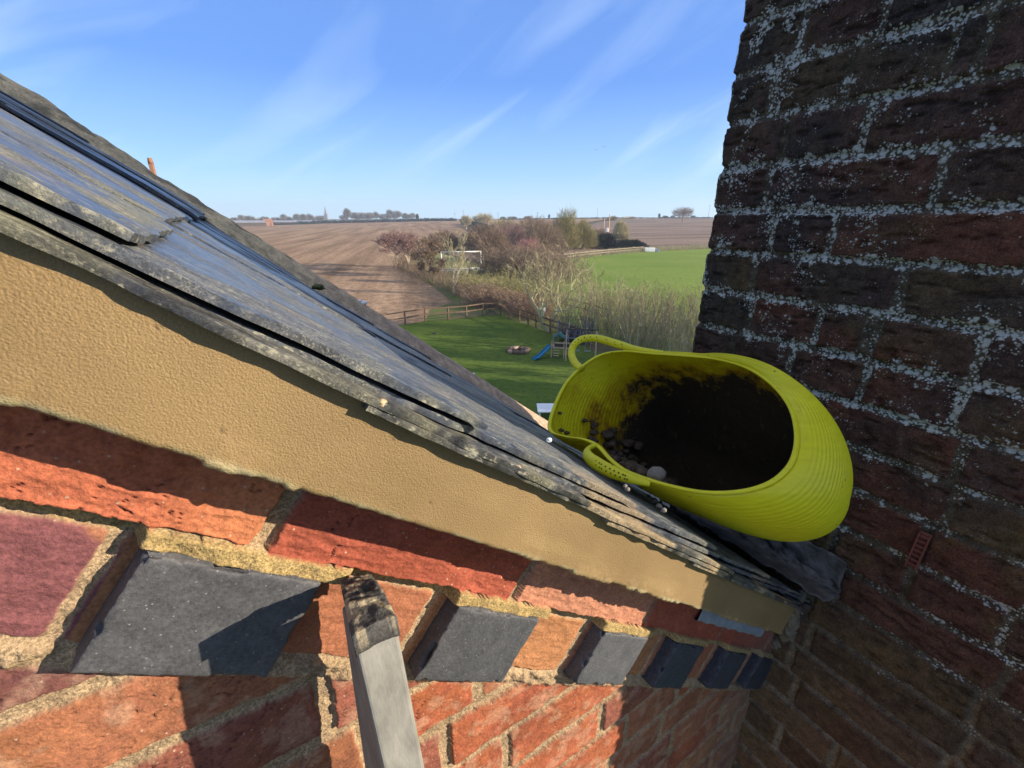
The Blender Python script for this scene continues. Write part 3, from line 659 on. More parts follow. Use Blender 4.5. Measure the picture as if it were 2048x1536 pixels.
# ------------------------------------------------------------------ roof
roof = MB()
T0 = -0.0215
ug, vg = [], []
roofo = bpy.data.objects.new('roof', None); COL.objects.link(roofo); roofo.parent = house; roofo.location = HL
def roof_warp(s, v):
    return np.clip((v - .25) / .95, 0, 1) * np.interp(s, [-.8, -.1, .05, .2, 1.16, 2], [.016, .018, .010, .004, -.006, -.01])
SLV = []; SLF = []; SLC = []; SLM = []; sl_n = 0
def slab(s0, s1, v0, v1, ttop, thick, seed, tiltv=0.0, slope=0.0375, edge=.002, step_s=0.004, step_v=0.006, kind='slate', near=False, store=None, warp=True, tailr=0.004):
    ns = max(4, int((s1 - s0) / step_s)); nv = max(4, int((v1 - v0) / step_v))
    ns = min(ns, 120); nv = min(nv, 50)
    a = np.linspace(0, 1, ns); b = np.linspace(0, 1, nv)
    if near: b = b ** 1.8
    A, B = np.meshgrid(a, b, indexing='ij')
    S = s0 + A * (s1 - s0); V = v0 + B * (v1 - v0)
    en = fbm(S * 60, S * 0 + seed, 4, seed) - .5; en2 = fbm(V * 60, V * 0 + seed, 4, seed + 1) - .5
    ch = np.maximum(0, fbm(S * 22, S * 0 + seed * 2.7, 3, seed + 2) - .60) * 8
    V = V + (1 - B) ** 6 * (en * edge * 2.4 + ch * edge) - B ** 6 * (fbm(S * 50, S * 0 + seed + 5, 3, seed + 3) - .5) * edge
    S = S + A ** 8 * en2 * tailr * .9 - A ** 8 * tailr * .5 * np.maximum(0, fbm(V * 18, V * 0 + seed, 2, seed + 9) - .5) * 5
    T = ttop - slope * (s1 - S) + tiltv * (V - (v0 + v1) / 2)
    if warp: T = T + roof_warp(S, V)
    n1 = fbm(S * 9, V * 40, 4, seed + 4) - .5; n2 = fbm(S * 70, V * 160, 3, seed + 5) - .5
    top = T + .0016 * n1 + .0011 * n2
    # worn thinner at its edges
    edg = np.minimum(B, 1 - B) * (v1 - v0); edt = (1 - A) * (s1 - s0)
    top = top - .0007 * np.exp(-edg / .003) - .0010 * np.exp(-edt / .004)
    bot = T - thick + .0012 * (fbm(S * 40, V * 60, 2, seed + 6) - .5)
    def cl(S, V, side):
        mo_ = sst(.52, .72, fbm(S * 30, V * 45, 4, 700)) ; st = sst(.46, .66, fbm(S * 16, V * 150, 4, 710))
        tail = np.exp(-np.abs(s1 - S) / .055); vergk = np.exp(-np.maximum(V - .222, 0) / .05)
        moss = np.clip(mo_ * (.20 + .9 * tail + .35 * vergk), 0, 1) * (.6 + .4 * st)
        base = np.array([0.058, 0.066, 0.085]) if kind == 'slate' else np.array([0.050, 0.049, 0.050])
        C = base * (.65 + .7 * fbm(S * 14, V * 90, 4, 720 + seed % 5))[..., None]
        C = C * (1 - .5 * moss[..., None]) + np.array([.235, .215, .085]) * .5 * moss[..., None]
        pale = sst(.54, .72, fbm(S * 150, V * 420, 3, 730)) * (.30 + .5 * vergk)
        C = C * (1 - .22 * pale[..., None]) + np.array([.42, .38, .27]) * .22 * pale[..., None]
        oc = sst(.62, .72, fbm(S * 12 + 4, V * 26, 3, 740)) * vergk
        C = C * (1 - .6 * oc[..., None]) + np.array([.40, .27, .12]) * .6 * oc[..., None]
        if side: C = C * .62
        pt = sst(.46, .62, fbm(S * 15 + 3, V * 20, 5, 760)) * (.85 if kind == 'slate' else .5)
        C = C * (1 - .25 * pt[..., None]) + np.array([.115, .110, .085]) * .25 * pt[..., None]
        mk = np.clip(moss + pale * .4 + oc * .5 + pt * .75, 0, 1)
        return C.reshape(-1, 3), mk.reshape(-1)
    def pos(T_): u, z = unrake(S, T_); return np.stack([u, V, z], -1).reshape(-1, 3)
    P1, P2 = pos(top), pos(bot); nn = len(P1)
    Fq = [gridfaces(ns, nv), gridfaces(ns, nv)[:, ::-1] + nn]
    i = np.arange(ns - 1); j = np.arange(nv - 1)
    Fq.append(np.stack([i * nv, i * nv + nn, (i + 1) * nv + nn, (i + 1) * nv], -1)[:, ::-1])
    Fq.append(np.stack([i * nv + nv - 1, i * nv + nv - 1 + nn, (i + 1) * nv + nv - 1 + nn, (i + 1) * nv + nv - 1], -1))
    b0 = (ns - 1) * nv
    Fq.append(np.stack([b0 + j, b0 + j + nn, b0 + j + 1 + nn, b0 + j + 1], -1)[:, ::-1])
    Fq.append(np.stack([j, j + nn, j + 1 + nn, j + 1], -1))
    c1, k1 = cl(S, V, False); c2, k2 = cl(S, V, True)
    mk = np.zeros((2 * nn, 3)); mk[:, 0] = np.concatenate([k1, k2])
    st = store if store is not None else SL
    st.append((np.vstack([P1, P2]), np.vstack(Fq), np.vstack([c1, c2]), mk))
def flush(name, store, mat, parent, smooth=True, loc=None):
    off = 0; V = []; Fq = []; C = []; K = []
    for v, f, c, k in store: V.append(v); Fq.append(f + off); C.append(c); K.append(k); off += len(v)
    o = mesh_np(name, np.vstack(V), np.vstack(Fq), mat, parent, smooth, np.clip(np.vstack(C), .005, 1), loc, np.vstack(K))
    o.data.set_sharp_from_angle(angle=R(38))
    return o
SL = []
rg = random.Random(11)
VFAR = 1.20
for i in range(-11, 12):
    tail = -0.02 + 0.2 * i
    v = 0.232 + (0.0 if i % 2 else 0.0); first = True
    w0 = 0.28 if i % 2 else 0.155
    while v < VFAR - .02:
        w = w0 if first else (0.262 if v < .5 else .155)
        ve = min(v + w, VFAR + .01)
        j = rg.randint(0, 9999)
        s1 = tail + rg.uniform(-.004, .004)
        far = v > 0.6
        slab(s1 - .44, s1, v + (rg.uniform(-.002, .003) if first else .0015), ve - .0015, T0 + rg.uniform(-.0006, .0012) + (rg.uniform(-.006, .005) if v > .6 else 0),
             .0050, 1000 + j, tiltv=rg.uniform(-.004, .004), near=first, edge=.0024 if first else .0015,
             step_v=.004 if first else (.012 if not far else .02), step_s=.0035 if first else .006) if tail > -.5 else slab(s1 - .44, s1, v + .0015, ve - .0015, T0, .0050, 1000 + j, near=first, step_v=.015, step_s=.012)
        v = ve; first = False
flush('slate', SL, M['slate'], roofo).name = 'slates'
# undercloak: long slips laid along the verge, each lapping the next
SU = []
for k, (a, b, t_, sl_) in enumerate([(-.42, .30, -.0362, .002), (.095, .62, -.0366, .008), (.335, .80, -.0402, .008), (.52, 1.0, -.0429, .008), (-1.0, -.30, -.038, .003), (-1.75, -.9, -.0375, .003), (-2.5, -1.65, -.039, .003)]):
    slab(a, b, .2185 + .0008 * k, .27, t_, .0046, 2000 + k * 13, slope=sl_, kind='under', near=True, edge=.0017, store=SU, warp=False, step_s=.003, tailr=.001)
flush('undercloak_slates', SU, M['slate'], roofo)
# bedding mortar between undercloak and slates, set well back in the dark gap
mb = MB()
for s_ in np.arange(-2.4, 1.0, .05):
    u, z = unrake(s_ + .025, -.0335); mb.box((u, .277, z), (.052, .03, .009), [[CR, 0, SR], [0, 1, 0], [-SR, 0, CR]])
mb.build('bedding_mortar', M['darkwood'], roofo, False)
# roof body under the slates
def rb(s0, s1, t0, t1, v0, v1, name, mat):
    P = []
    for s_ in (s0, s1):
        for v_ in (v0, v1):
            for t_ in (t0, t1): u, z = unrake(s_, t_); P.append((u, v_, z))
    return mesh_np(name, P, [(0, 1, 3, 2), (4, 6, 7, 5), (0, 4, 5, 1), (2, 3, 7, 6), (0, 2, 6, 4), (1, 5, 7, 3)], mat, roofo, False)
rb(-2.5, 2.2, -.20, -.062, .30, 1.235, 'roof_boarding', M['darkwood'])
# far verge: a rough mortar fillet along the edge
def far_fillet():
    ss = np.arange(-2.5, 2.2, .007); bb_ = np.linspace(0, 1, 26)
    S, B = np.meshgrid(ss, bb_, indexing='ij')
    V = 1.175 + .105 * B + .006 * (fbm(S * 20, B * 3, 3, 801) - .5)
    hh = np.interp(ss, [-1, -.36, 0, .33, 1.2, 2.2], [.018, .016, .011, .012, .002, -.012])[:, None]
    prof = np.sin(np.clip(B * 1.15, 0, 1) * math.pi / 2)
    base = -.03 + roof_warp(S, V)
    bumpy = (.009 * sst(.35, -.2, S) + .003)
    T = base * (1 - prof) + (hh + bumpy * (fbm(S * 38, V * 38, 4, 802) - .5) + bumpy * .8 * (fbm(S * 9, V * 9, 2, 803) - .5)) * prof
    drop = sst(.88, 1.0, B); T = T - .10 * drop
    n = fbm(S * 60, V * 60, 4, 804)[..., None]; k = sst(.5, 0., S)[..., None]
    C = (np.array([.44, .31, .21]) * (1 - k) + np.array([.60, .44, .25]) * k) * (.6 + .8 * n)
    dk = (sst(.55, .7, fbm(S * 25, V * 40, 3, 805))[..., None]) * k * .6; C = C * (1 - dk) + np.array([.07, .07, .05]) * dk
    u, z = unrake(S, T); P = np.stack([u, V, z], -1).reshape(-1, 3); mk = np.ones((len(P), 3))
    mesh_np('verge_fillet', P, gridfaces(*S.shape)[:, ::-1], M['fillet'], roofo, True, C.reshape(-1, 3), None, mk)
far_fillet()
# clump of moss and pale droppings on the far edge
mb = MB(); r_ = uvz(636, 574); q = r_ * 1.13 / r_[1]; mb.add(*lump(q, .0085, 31, (1.7, 1.2, .7), 16, .6)); mb.build('moss_clump', simple('moss', (.075, .085, .03), .95, .4, 200), roofo, True)
mb = MB()
for x, y, rr_ in ((726, 606, .008), (946, 748, .005), (718, 602, .005)):
    r_ = uvz(x, y); q = r_ * 1.25 / r_[1]; mb = MB(); mb.add(*lump(q, rr_, 33, (1.6, 1.2, .7), 10)); mb.build('pale_mortar_dab', M['white'], roofo, True)

# lead apron in the angle of roof and chimney
def apron():
    vs = np.arange(.196, .60, .004); k = np.linspace(0, 1, 60)
    V, K = np.meshgrid(vs, k, indexing='ij')
    zj = (-.02 - .797 * SR) / CR
    up = sst(.45, .55, K)
    # lower half lies on the slates, upper half dressed up the brickwork
    s_end, _ = rake(.79, zj)
    Sx = s_end - .13 * np.clip((.5 - K) / .5, 0, 1); ur, zr = unrake(Sx, np.full(Sx.shape, -.012))
    U = np.where(K < .5, ur, .7905); Z = np.where(K < .5, zr, zj + .012 + (K - .5) / .5 * .100)
    w = .006 * (fbm(V * 22, K * 6, 4, 901) - .5) + .010 * (fbm(V * 9, K * 3, 2, 902) - .5)
    cr = np.abs(np.sin((V * 1.0 + K * .09) * 38)) ** 6 * .004
    U = U - (w + cr + .004) * (1 - .3 * (K < .5)); Z = Z + (w + .004) * (K < .6)
    Z = Z + .012 * (fbm(V * 16, V * 0, 3, 903) - .5) * sst(.8, 1, K)
    Z = Z + .032 * np.exp(-((K - .5) / .22) ** 2); U = U - .012 * np.exp(-((K - .5) / .2) ** 2); U = U - .014 * (np.abs(fbm(V * 42, K * 5, 4, 906) - .5) * 2) + .003 * (fbm(V * 160, K * 22, 3, 907) - .5)
    V = V + .012 * (fbm(K * 8, K * 0 + 2, 3, 904) - .5) * sst(.2, .172, V) - .012 * sst(.9, .5, K) * sst(.21, .18, V)
    o = mesh_np('lead_flashing', np.stack([U, V, Z], -1).reshape(-1, 3), gridfaces(*V.shape), M['lead'], roofo, True)
    so = o.modifiers.new('thick', 'SOLIDIFY'); so.thickness = .003
apron()

# ------------------------------------------------------------------ chimney stack
CU, CVF, CVN = 0.80, 0.560, -0.123
chim = bpy.data.objects.new('chimney_stack', None); COL.objects.link(chim); chim.parent = house; chim.location = HL
chim['label'] = 'dark weathered brick chimney stack speckled with pale lichen'
def build_chimney():
    ws = np.concatenate([np.arange(CVN, .35, .0021), np.arange(.35, CVF + .004, .0024), CVF + .006 + np.arange(0, .74, .012)])
    zs = np.arange(-1.62, .62, .0022)
    Wp, Z = np.meshgrid(ws, zs, indexing='ij')
    g = .0715; fixed = {}
    def wpix(x, y): r = uvz(x, y); r = r * CU / r[0]; return r[1], int(math.floor((r[2] - .0125) / g))
    for p in ((1535, 380), (1880, 365), (1548, 455), (1667, 470), (1731, 255), (1507, 555), (1803, 580), (1975, 80), (1900, 120), (1640, 640), (1500, 640), (1725, 690), (1900, 860), (1760, 640)):
        v_, r_ = wpix(*p); fixed.setdefault(r_, []).append(v_)
    rows = {}
    def joints(r0):
        r = r0 - 30
        if r not in rows:
            q = random.Random(r * 13 + 5); js = [CVF - (.108 if r % 2 else .222) + q.uniform(-.01, .01)]
            if r in fixed: js = sorted(fixed[r])
            x = min(js)
            while x > -.4: x -= (.108, .222)[q.randint(0, 1)] + q.uniform(-.008, .008); js.append(x)
            x = max(js)
            while x < CVF - .13: x += .11; js.append(x)
            js += [CVF + .001, CVF + .12, CVF + .24, CVF + .36, CVF + .48, CVF + .6, CVF + .8]
            rows[r] = sorted(js)
        return rows[r]
    d, row, bid, h1, h2 = bricks(Wp, Z, .0125 - 30 * g, g, joints, .0085, 501, .003)
    m = sst(-.0005, .0035, d)
    nl = fbm(Wp * 24, Z * 24, 4, 503); nm = fbm(Wp * 95, Z * 95, 4, 505); nh = fbm(Wp * 300, Z * 300, 2, 507)
    H = .0050 * m + m * ((h1 - .5) * .004 + .005 * (nl - .5) + .0035 * (nm - .5)) + (1 - m) * .007 * (nm - .5)
    lw_ = sst(-.55, -.95, Z); H = H - (1 - m) * .0025 * lw_ - lw_ * m * (.003 * (nl - .5) + .0025 * (nm - .5))
    tear = sst(.60, .72, fbm(Wp * 40, Z * 130, 4, 509)) * m * (1 - .7 * lw_); H -= .0028 * tear
    col = pick(h2, [(3, (.090, .045, .032)), (2, (.105, .046, .031)), (2, (.088, .058, .034)), (1.5, (.074, .045, .033)), (.5, (.125, .050, .031))])
    up = sst(-.25, .25, Z + .5 * (Wp - .2) + .35 * (nl - .5))[..., None]
    soot = np.clip(sst(.42, .66, fbm(Wp * 7, Z * 9, 4, 511)) * .55 + .40 * up[..., 0], 0, .88)[..., None]
    alg = sst(.48, .68, fbm(Wp * 12 + 7, Z * 12, 4, 513))[..., None]
    C = col * (.65 + .6 * nl[..., None]) * 1.05; C = C * (1 - .45 * alg) + np.array([.105, .078, .032]) * .45 * alg
    C = C * (1 - soot) + np.array([.042, .036, .033]) * soot
    mc = np.array([.085, .070, .048]) * (.7 + .6 * nm[..., None]); low = sst(-.55, -.95, Z)[..., None]; C = C * (1 - .6 * low) + np.array([.150, .098, .052]) * .6 * low * (.65 + .7 * _h(row, bid, 577)[..., None]); nl = nl * (1 - .6 * low[..., 0]) + .3 * low[..., 0]; nm = nm * (1 - .5 * low[..., 0]) + .25 * low[..., 0]
    mc = mc * (1 - low * .75) + np.array([.30, .24, .155]) * low * .75 * (.8 + .4 * nh[..., None])
    C = C * m[..., None] + mc * (1 - m[..., None]); C = C * (1 - .35 * tear[..., None])
    # lichen density: joints first, more high up, patchy on brick faces
    patch = sst(.44, .66, fbm(Wp * 8 + 3, Z * 8, 4, 521)); fine = fbm(Wp * 40, Z * 40, 3, 523)
    hgt = np.interp(Z, [-1.3, -.8, -.55, -.3, .3], [.10, .30, .62, .85, 1.0])
    fyj = ((Z - .0125 + 30 * g) / g % 1) * g; dyj = np.minimum(fyj, g - fyj); hj = np.exp(-(dyj / .0085) ** 2); vj = (1 - m) * (1 - hj)
    spk = sst(.42, .62, fbm(Wp * 55, Z * 55, 3, 527)); lf = sst(.30, .56, Wp) * sst(-.35, .1, Z)
    Li = hgt * (hj * (.62 + .50 * sst(.30, .6, fbm(Wp * 14, Z * 5, 3, 528))) + vj * (.45 + .55 * patch) + spk * (.38 + .24 * patch + .30 * lf)) * (.60 + .8 * fine)
    Li0 = hgt * ((1 - m) * (.20 + .78 * patch) + .30 * patch + .22 * sst(.36, .6, fine)) * (.45 + 1.0 * fine)
    pass
    H = H + .0015 * (Li > .35) * nh
    # corner and silhouette
    off = (_h(row, row * 0, 531) - .5) * .006; notch = sst(.0035, -.001, np.minimum(((Z - .0125 + 30 * g) / g % 1) * g, (1 - (Z - .0125 + 30 * g) / g % 1) * g) - .005) * .006
    edge = CVF + off - notch + .004 * (fbm(Z * 90, Z * 0, 4, 533) - .5) + .002 * (fbm(Z * 30, Wp * 30, 2, 534) - .5)
    past = np.maximum(Wp - CVF, 0)
    V = np.minimum(Wp, edge); U = np.where(Wp <= CVF + .004, CU - H, CU + past)
    rd = sst(.008, 0, edge - V) * .004 * (Wp <= CVF + .004); U = U + rd
    V = np.where(past > .005, edge + (m - 1) * .006 + .003 * (nl - .5), V)
    P = np.stack([U, V, Z], -1).reshape(-1, 3)
    mk = np.zeros((len(P), 3)); mk[:, 0] = .8; mk[:, 1] = np.clip(Li, 0, 1).ravel()
    mesh_np('brickwork', P, gridfaces(*Wp.shape)[:, ::-1], M['chimney'], chim, True, np.clip(C, .008, 1).reshape(-1, 3), None, mk)
build_chimney()
mb = MB()
mb.box((CU + .012 + .36, (CVN + CVF - .02) / 2, -.10), (.72, CVF - .02 - CVN, 2.9))          # core and upper part
mb.build('stack_core', M['chimback'], chim)
mb = MB(); mb.box((CU + .37, (CVN + CVF) / 2, -1.55 - (CAMZ - 1.55) / 2), (.72, CVF - CVN - .01, CAMZ - 1.55)); mb.build('stack_base', M['chimback'], chim)
mb = MB(); mb.box((CU + .36, (CVN + CVF) / 2, 1.38), (.84, CVF - CVN + .10, .08), bev=.005); mb.box((CU + .36, (CVN + CVF) / 2, 1.455), (.78, CVF - CVN + .04, .07), bev=.005); mb.build('stack_crown', M['chimback'], chim)
# red ribbed wall plug standing out of a joint
def plug():
    a = uvz(1852, 1068); a = a * (CU - .012) / a[0]; b = uvz(1822, 1134); b = b * (CU - .017) / b[0]
    ax = b - a; L = np.linalg.norm(ax); ax /= L
    nrm = np.array([-1, 0, 0.]); sd = np.cross(ax, nrm); sd /= np.linalg.norm(sd)
    o = thing('wall_plug', 'small red ribbed plastic wall plug standing proud of the chimney joint', 'wall plug', tuple((a[0] * EU + a[1] * EV + (a[2] + CAMZ) * EZ)), math.pi / 2 - AZW)
    mb = MB(); Rm = np.stack([sd, nrm, ax], 1)
    mb.box((b - a) / 2 + nrm * -.003, (.013, .004, L), Rm, .0008)
    for sg in (-1, 1): mb.box((b - a) / 2 + sd * sg * .0058 + nrm * .002, (.0022, .008, L), Rm, .0006)
    mb.build('plug_shell', M['plug'], o)
    for k in range(7):
        rb_ = MB(); rb_.box(ax * (L * (.08 + k * .135)) + nrm * .001, (.0100, .006, .0022), Rm, .0004); rb_.build('rib', M['plug'], o)
plug()

# coarse body of the house out of shot
mb = MB(); mb.box((-1.4, .30 + .45, -.62 - 3.69), (4.4, .88, 7.38)); bo = mb.build('house_body', M['wallback'], house, loc=HL)
mb = MB()
Pp = []
for u, z in ((-3.6, -8), (CU, -8), (CU, -.90), (-3.6, 2.55)):
    for v_ in (.2960, 1.22): Pp.append((u, v_, z - .11))
bpy.data.objects.remove(bo)
mesh_np('house_body', np.array(Pp) + np.array([0, 0, 0]), [(0, 2, 4, 6), (1, 7, 5, 3), (0, 1, 3, 2), (2, 3, 5, 4), (4, 5, 7, 6), (6, 7, 1, 0)], M['wallback'], house, False, loc=HL)

# ------------------------------------------------------------------ yellow tub
def build_tub():
    K = .45; S0 = .50
    px = [(1098, 860), (1106, 818), (1130, 768), (1162, 734), (1200, 710), (1245, 702), (1300, 706), (1380, 711), (1440, 718), (1500, 736), (1550, 770), (1585, 815), (1598, 870), (1590, 920), (1565, 953), (1530, 974), (1480, 986), (1420, 988), (1360, 979), (1300, 963), (1250, 944), (1218, 920), (1194, 894), (1165, 880), (1128, 874)]
    rim = np.array([plane_s(x, y, S0, K) for x, y in px])
    # resample closed curve
    n = 160; P = np.vstack([rim, rim[:1]]); L = np.concatenate([[0], np.cumsum(np.linalg.norm(np.diff(P, axis=0), axis=1))])
    m = len(px)
    def cr(i, t):
        p = [rim[(i + k) % m] for k in (-1, 0, 1, 2)]
        return .5 * (2 * p[1] + (p[2] - p[0]) * t + (2 * p[0] - 5 * p[1] + 4 * p[2] - p[3]) * t * t + (3 * p[1] - p[0] - 3 * p[2] + p[3]) * t ** 3)
    q = np.linspace(0, L[-1], n + 1)[:-1]; Rm = []
    for x in q:
        i = np.searchsorted(L, x, 'right') - 1; i = min(i, m - 1); Rm.append(cr(i, (x - L[i]) / (L[i + 1] - L[i])))
    Rm = np.array(Rm)
    org_s, org_v, org_t = .86, .40, -.015
    ou, oz = unrake(org_s, org_t); org = np.array([ou, org_v, oz])
    o = thing('rubber_tub', 'yellow flexible rubber tub lying on the slates against the chimney, mouth towards the ladder', 'tub', tuple(org[0] * EU + org[1] * EV + (org[2] + CAMZ) * EZ), math.pi / 2 - AZW)
    cen = Rm.mean(0)
    # base ring, standing against the chimney foot
    bs, bv, bt = TUBB
    bu, bz = unrake(bs, bt); bc = np.array([bu, bv, bz])
    e_v = np.array([0, 1, 0.]); e_t = np.array([-.30, 0, 1.]); e_t /= np.linalg.norm(e_t)
    # angle of each rim point, measured in (v,t)
    su, tu = rake(Rm[:, 0], Rm[:, 2]); cs, ct = rake(cen[0], cen[2])
    ang = np.linspace(0, 2 * math.pi, n + 1)[:-1]
    a0 = math.atan2(tu[0] - ct, Rm[0, 1] - cen[1])
    sgn = 1 if np.cross([Rm[0, 1] - cen[1], tu[0] - ct], [Rm[20, 1] - cen[1], tu[20] - ct]) > 0 else -1
    A = a0 + sgn * ang
    base = bc + np.outer(np.cos(A) * TUBR[0], e_v) + np.outer(np.sin(A) * TUBR[1], e_t)
    nf = 170; rings = []; fs = np.linspace(0, 1, nf)
    rad = Rm - cen; rad = rad / np.linalg.norm(rad, axis=1)[:, None]
    axis = bc - cen; axis /= np.linalg.norm(axis)
    ow = np.outer(np.cos(A), e_v) + np.outer(np.sin(A), e_t)
    # push more on the side facing the eye (low v), as the squeezed rubber bulges there
    side = np.clip(-np.cos(A), 0, 1)
    for f in fs:
        w = f * f * (3 - 2 * f); w = .55 * w + .45 * f
        bulge = math.sin(math.pi * min(1, f * 1.02)) ** .8
        amt = TUBG * (0.22 + 1.0 * side ** .8 + .30 * np.clip(np.sin(A), 0, 1) + .30 * np.clip(-np.sin(A), 0, 1) * side + .80 * np.clip(-np.sin(A), 0, 1) ** 1.3 * np.clip(.45 + np.cos(A), 0, 1) * 1.3)
        ringp = Rm * (1 - w) + base * w + ow * (amt * bulge)[:, None]
        ribs = .0006 * (math.cos(f * 2 * math.pi * 42)) * sst(.02, .06, f) * sst(.98, .85, f)
        rings.append(ringp + ow * ribs)
    outer = np.array(rings)
    # keep off the slates and the brickwork
    su, tu = rake(outer[..., 0], outer[..., 2]); tmin = -.0185 + .0
    tu = np.where(tu < tmin, tmin + (tu - tmin) * .03, tu); uu, zz = unrake(su, tu); outer[..., 0] = uu; outer[..., 2] = zz
    outer[..., 0] = np.minimum(outer[..., 0], CU - .016 - .0)
    inner = []
    for k in range(nf):
        c = outer[k].mean(0); inner.append(outer[k] + (c - outer[k]) / np.linalg.norm(c - outer[k], axis=1)[:, None] * .0042 - axis * .0050 * k / nf)
    inner = np.array(inner)
    # rolled lip
    nr = outer[0].shape[0]; lip = []
    c0 = outer[0].mean(0)
    for th in np.linspace(-.5, 1.0, 9) * math.pi:
        mid = (outer[0] + inner[0]) / 2; ow_ = (outer[0] - c0); ow_ /= np.linalg.norm(ow_, axis=1)[:, None]
        lip.append(mid + ow_ * .0032 * math.cos(th) + (-axis) * .0036 * math.sin(th))
    lip = np.array(lip)
    allr = np.vstack([inner[::-1][:-1], lip[::-1], outer[1:]])
    R_, n_ = allr.shape[:2]; V = allr.reshape(-1, 3)
    Fc = []
    for i in range(R_ - 1):
        for j in range(n_): Fc.append([i * n_ + j, i * n_ + (j + 1) % n_, (i + 1) * n_ + (j + 1) % n_, (i + 1) * n_ + j])
    nv0 = len(V)
    V = np.vstack([V, inner[-1].mean(0), outer[-1].mean(0)])
    for j in range(n_):
        Fc.append([nv0, (j + 1) % n_, j]); Fc.append([nv0 + 1, (R_ - 1) * n_ + j, (R_ - 1) * n_ + (j + 1) % n_])
    mk = np.zeros((len(V), 3))
    ni = nf - 1
    dep = np.zeros(len(V)); 
    low = (np.clip(.55 - np.sin(A) * .5 - .25 * np.cos(A), 0, 1))           # mud lies along the low side
    for i in range(ni):
        f = 1 - i / (ni); dep[i * n_:(i + 1) * n_] = .0 + 1.00 * sst(.0, 1.05, f * 1.25 + .34 * low - .26 + .10 * fbm(A * 3, A * 0 + f * 9, 3, 77))
    dep[nv0] = 1.2; mk[:, 0] = dep; mk[ni * n_:nv0, 0] = -.60
    body = mesh_np('tub_body', V - org, Fc, M['tub'], o, True, msk=mk)
    # handles: flat straps springing from the rim, grip dimples as beads with shade in their colour
    def handle(pts, rad, k2, nm):
        Q = np.array([plane_s(x, y, S0 + ds, K) for x, y, ds in pts]) - org
        T = []; m_ = len(Q)
        for i in range(m_ - 1):
            p = [Q[max(i - 1, 0)], Q[i], Q[i + 1], Q[min(i + 2, m_ - 1)]]
            for t in np.linspace(0, 1, 9)[:-1]:
                T.append(.5 * (2 * p[1] + (p[2] - p[0]) * t + (2 * p[0] - 5 * p[1] + 4 * p[2] - p[3]) * t * t + (3 * p[1] - p[0] - 3 * p[2] + p[3]) * t ** 3))
        T.append(Q[-1]); T = np.array(T)
        rr = np.interp(np.linspace(0, 1, len(T)), np.linspace(0, 1, len(rad)), rad)
        mb = MB(); mb.tube(T, list(rr), 14, flat=1.35, up=(-.6, 0, .5)); h = mb.build('handle', M['tub'], o, True)
        hv = h.data; a = hv.color_attributes.new('Msk', 'FLOAT_COLOR', 'POINT'); a.data.foreach_set('color', np.tile([-.60, 0, 0, 1], len(hv.vertices)).astype(np.float32))
        dm = MB(); i0, i1 = k2; cnt = 13; view = -org / np.linalg.norm(org)
        for j in range(cnt):
            tpos = T[int(i0 + (i1 - i0) * j / (cnt - 1))]; r1 = rr[int(i0 + (i1 - i0) * j / (cnt - 1))]
            tw = -(tpos + org); tw /= np.linalg.norm(tw)
            tan = T[min(int(i0 + (i1 - i0) * j / (cnt - 1)) + 1, len(T) - 1)] - tpos; tan /= np.linalg.norm(tan) + 1e-9
            sd = np.cross(tan, tw)
            for sg in (-.45, .45):
                c = tpos + tw * r1 * 1.02 + sd * sg * r1 * .9 + tan * (.0018 if sg > 0 else -.0018)
                dm.add(*lump(c, .0013, j, (1, 1, 1), 5, 0))
        dm.build('grip_dimple_beads', M['tubdark'], h, True)
    handle([(1330, 706, .0), (1275, 699, .0), (1235, 688, -.004), (1195, 677, -.01), (1165, 678, -.012), (1148, 690, -.012), (1143, 708, -.008), (1150, 726, -.003), (1163, 738, .0)],
           [.0025, .0042, .0055, .0055, .0055, .005, .005, .0055, .006], (14, 54), 'a')
    handle([(1300, 968, .0), (1262, 958, -.006), (1225, 944, -.012), (1192, 926, -.016), (1175, 910, -.014), (1177, 897, -.008), (1193, 890, .0)],
           [.0025, .0045, .0065, .0068, .0055, .0035, .003], (10, 32), 'b')
    return o, org, inner, A
TUBB = (0.815, 0.40, 0.118); TUBR = (0.135, 0.115); TUBG = 0.050
M['tubdark'] = simple('grip_dimple_shade', (0.16, 0.17, 0.01), .6, .1, 20)  # dark colour standing in for the shade inside the grip dimples
tub, TORG, tin, TA = build_tub()
# rubble in the tub and on the slates by it
def lump_thing(name, label, cat, p, r, mat, seed, sq=(1, 1, 1), group=None, amp=.3):
    V, Fc = lump((0, 0, 0), r, seed, sq, 14, amp)
    w = p[0] * EU + p[1] * EV + (p[2] + CAMZ) * EZ
    o = mesh_np(name, V, Fc, mat, None, True); o.location = tuple(w); o.rotation_euler = (0, 0, math.pi / 2 - AZW); tag(o, label, cat, group); return o
def on_tub(x, y, t):   # point on the low inner side of the tub at rake height t
    r = uvz(x, y); S, T = rake(r[0], r[2]); f = t / T; return r * f
pp = plane_s(1312, 950, .50, .45); lump_thing('pebble', 'smooth rounded grey-brown pebble lying just inside the yellow tub mouth', 'pebble', pp * 1.05 + np.array([0, 0, .001]), .0108, M['stone'], 5, (1.3, 1, .9), None, .12)
rgl = random.Random(3); mb = MB()
M['rubble'] = simple('rubble', (.075, .055, .04), .95, .5, 80, .001)
lowj = [j for j in range(len(TA)) if rake(tin[56][j][0], tin[56][j][2])[1] < .045]
for i in range(170):
    k = rgl.randint(6, 110); j = lowj[rgl.randint(0, len(lowj) - 1)]; q = tin[k][j]; r_ = rgl.choice((.003, .004, .005, .007, .010)) if k > 30 else rgl.choice((.003, .004)); cc_ = tin[k].mean(0) - q; q = q + cc_ / np.linalg.norm(cc_) * (r_ * 1.0 + .0015)
    mb.add(*lump(q, r_, 60 + i, (1.3, 1.1, .7), 7, .7))
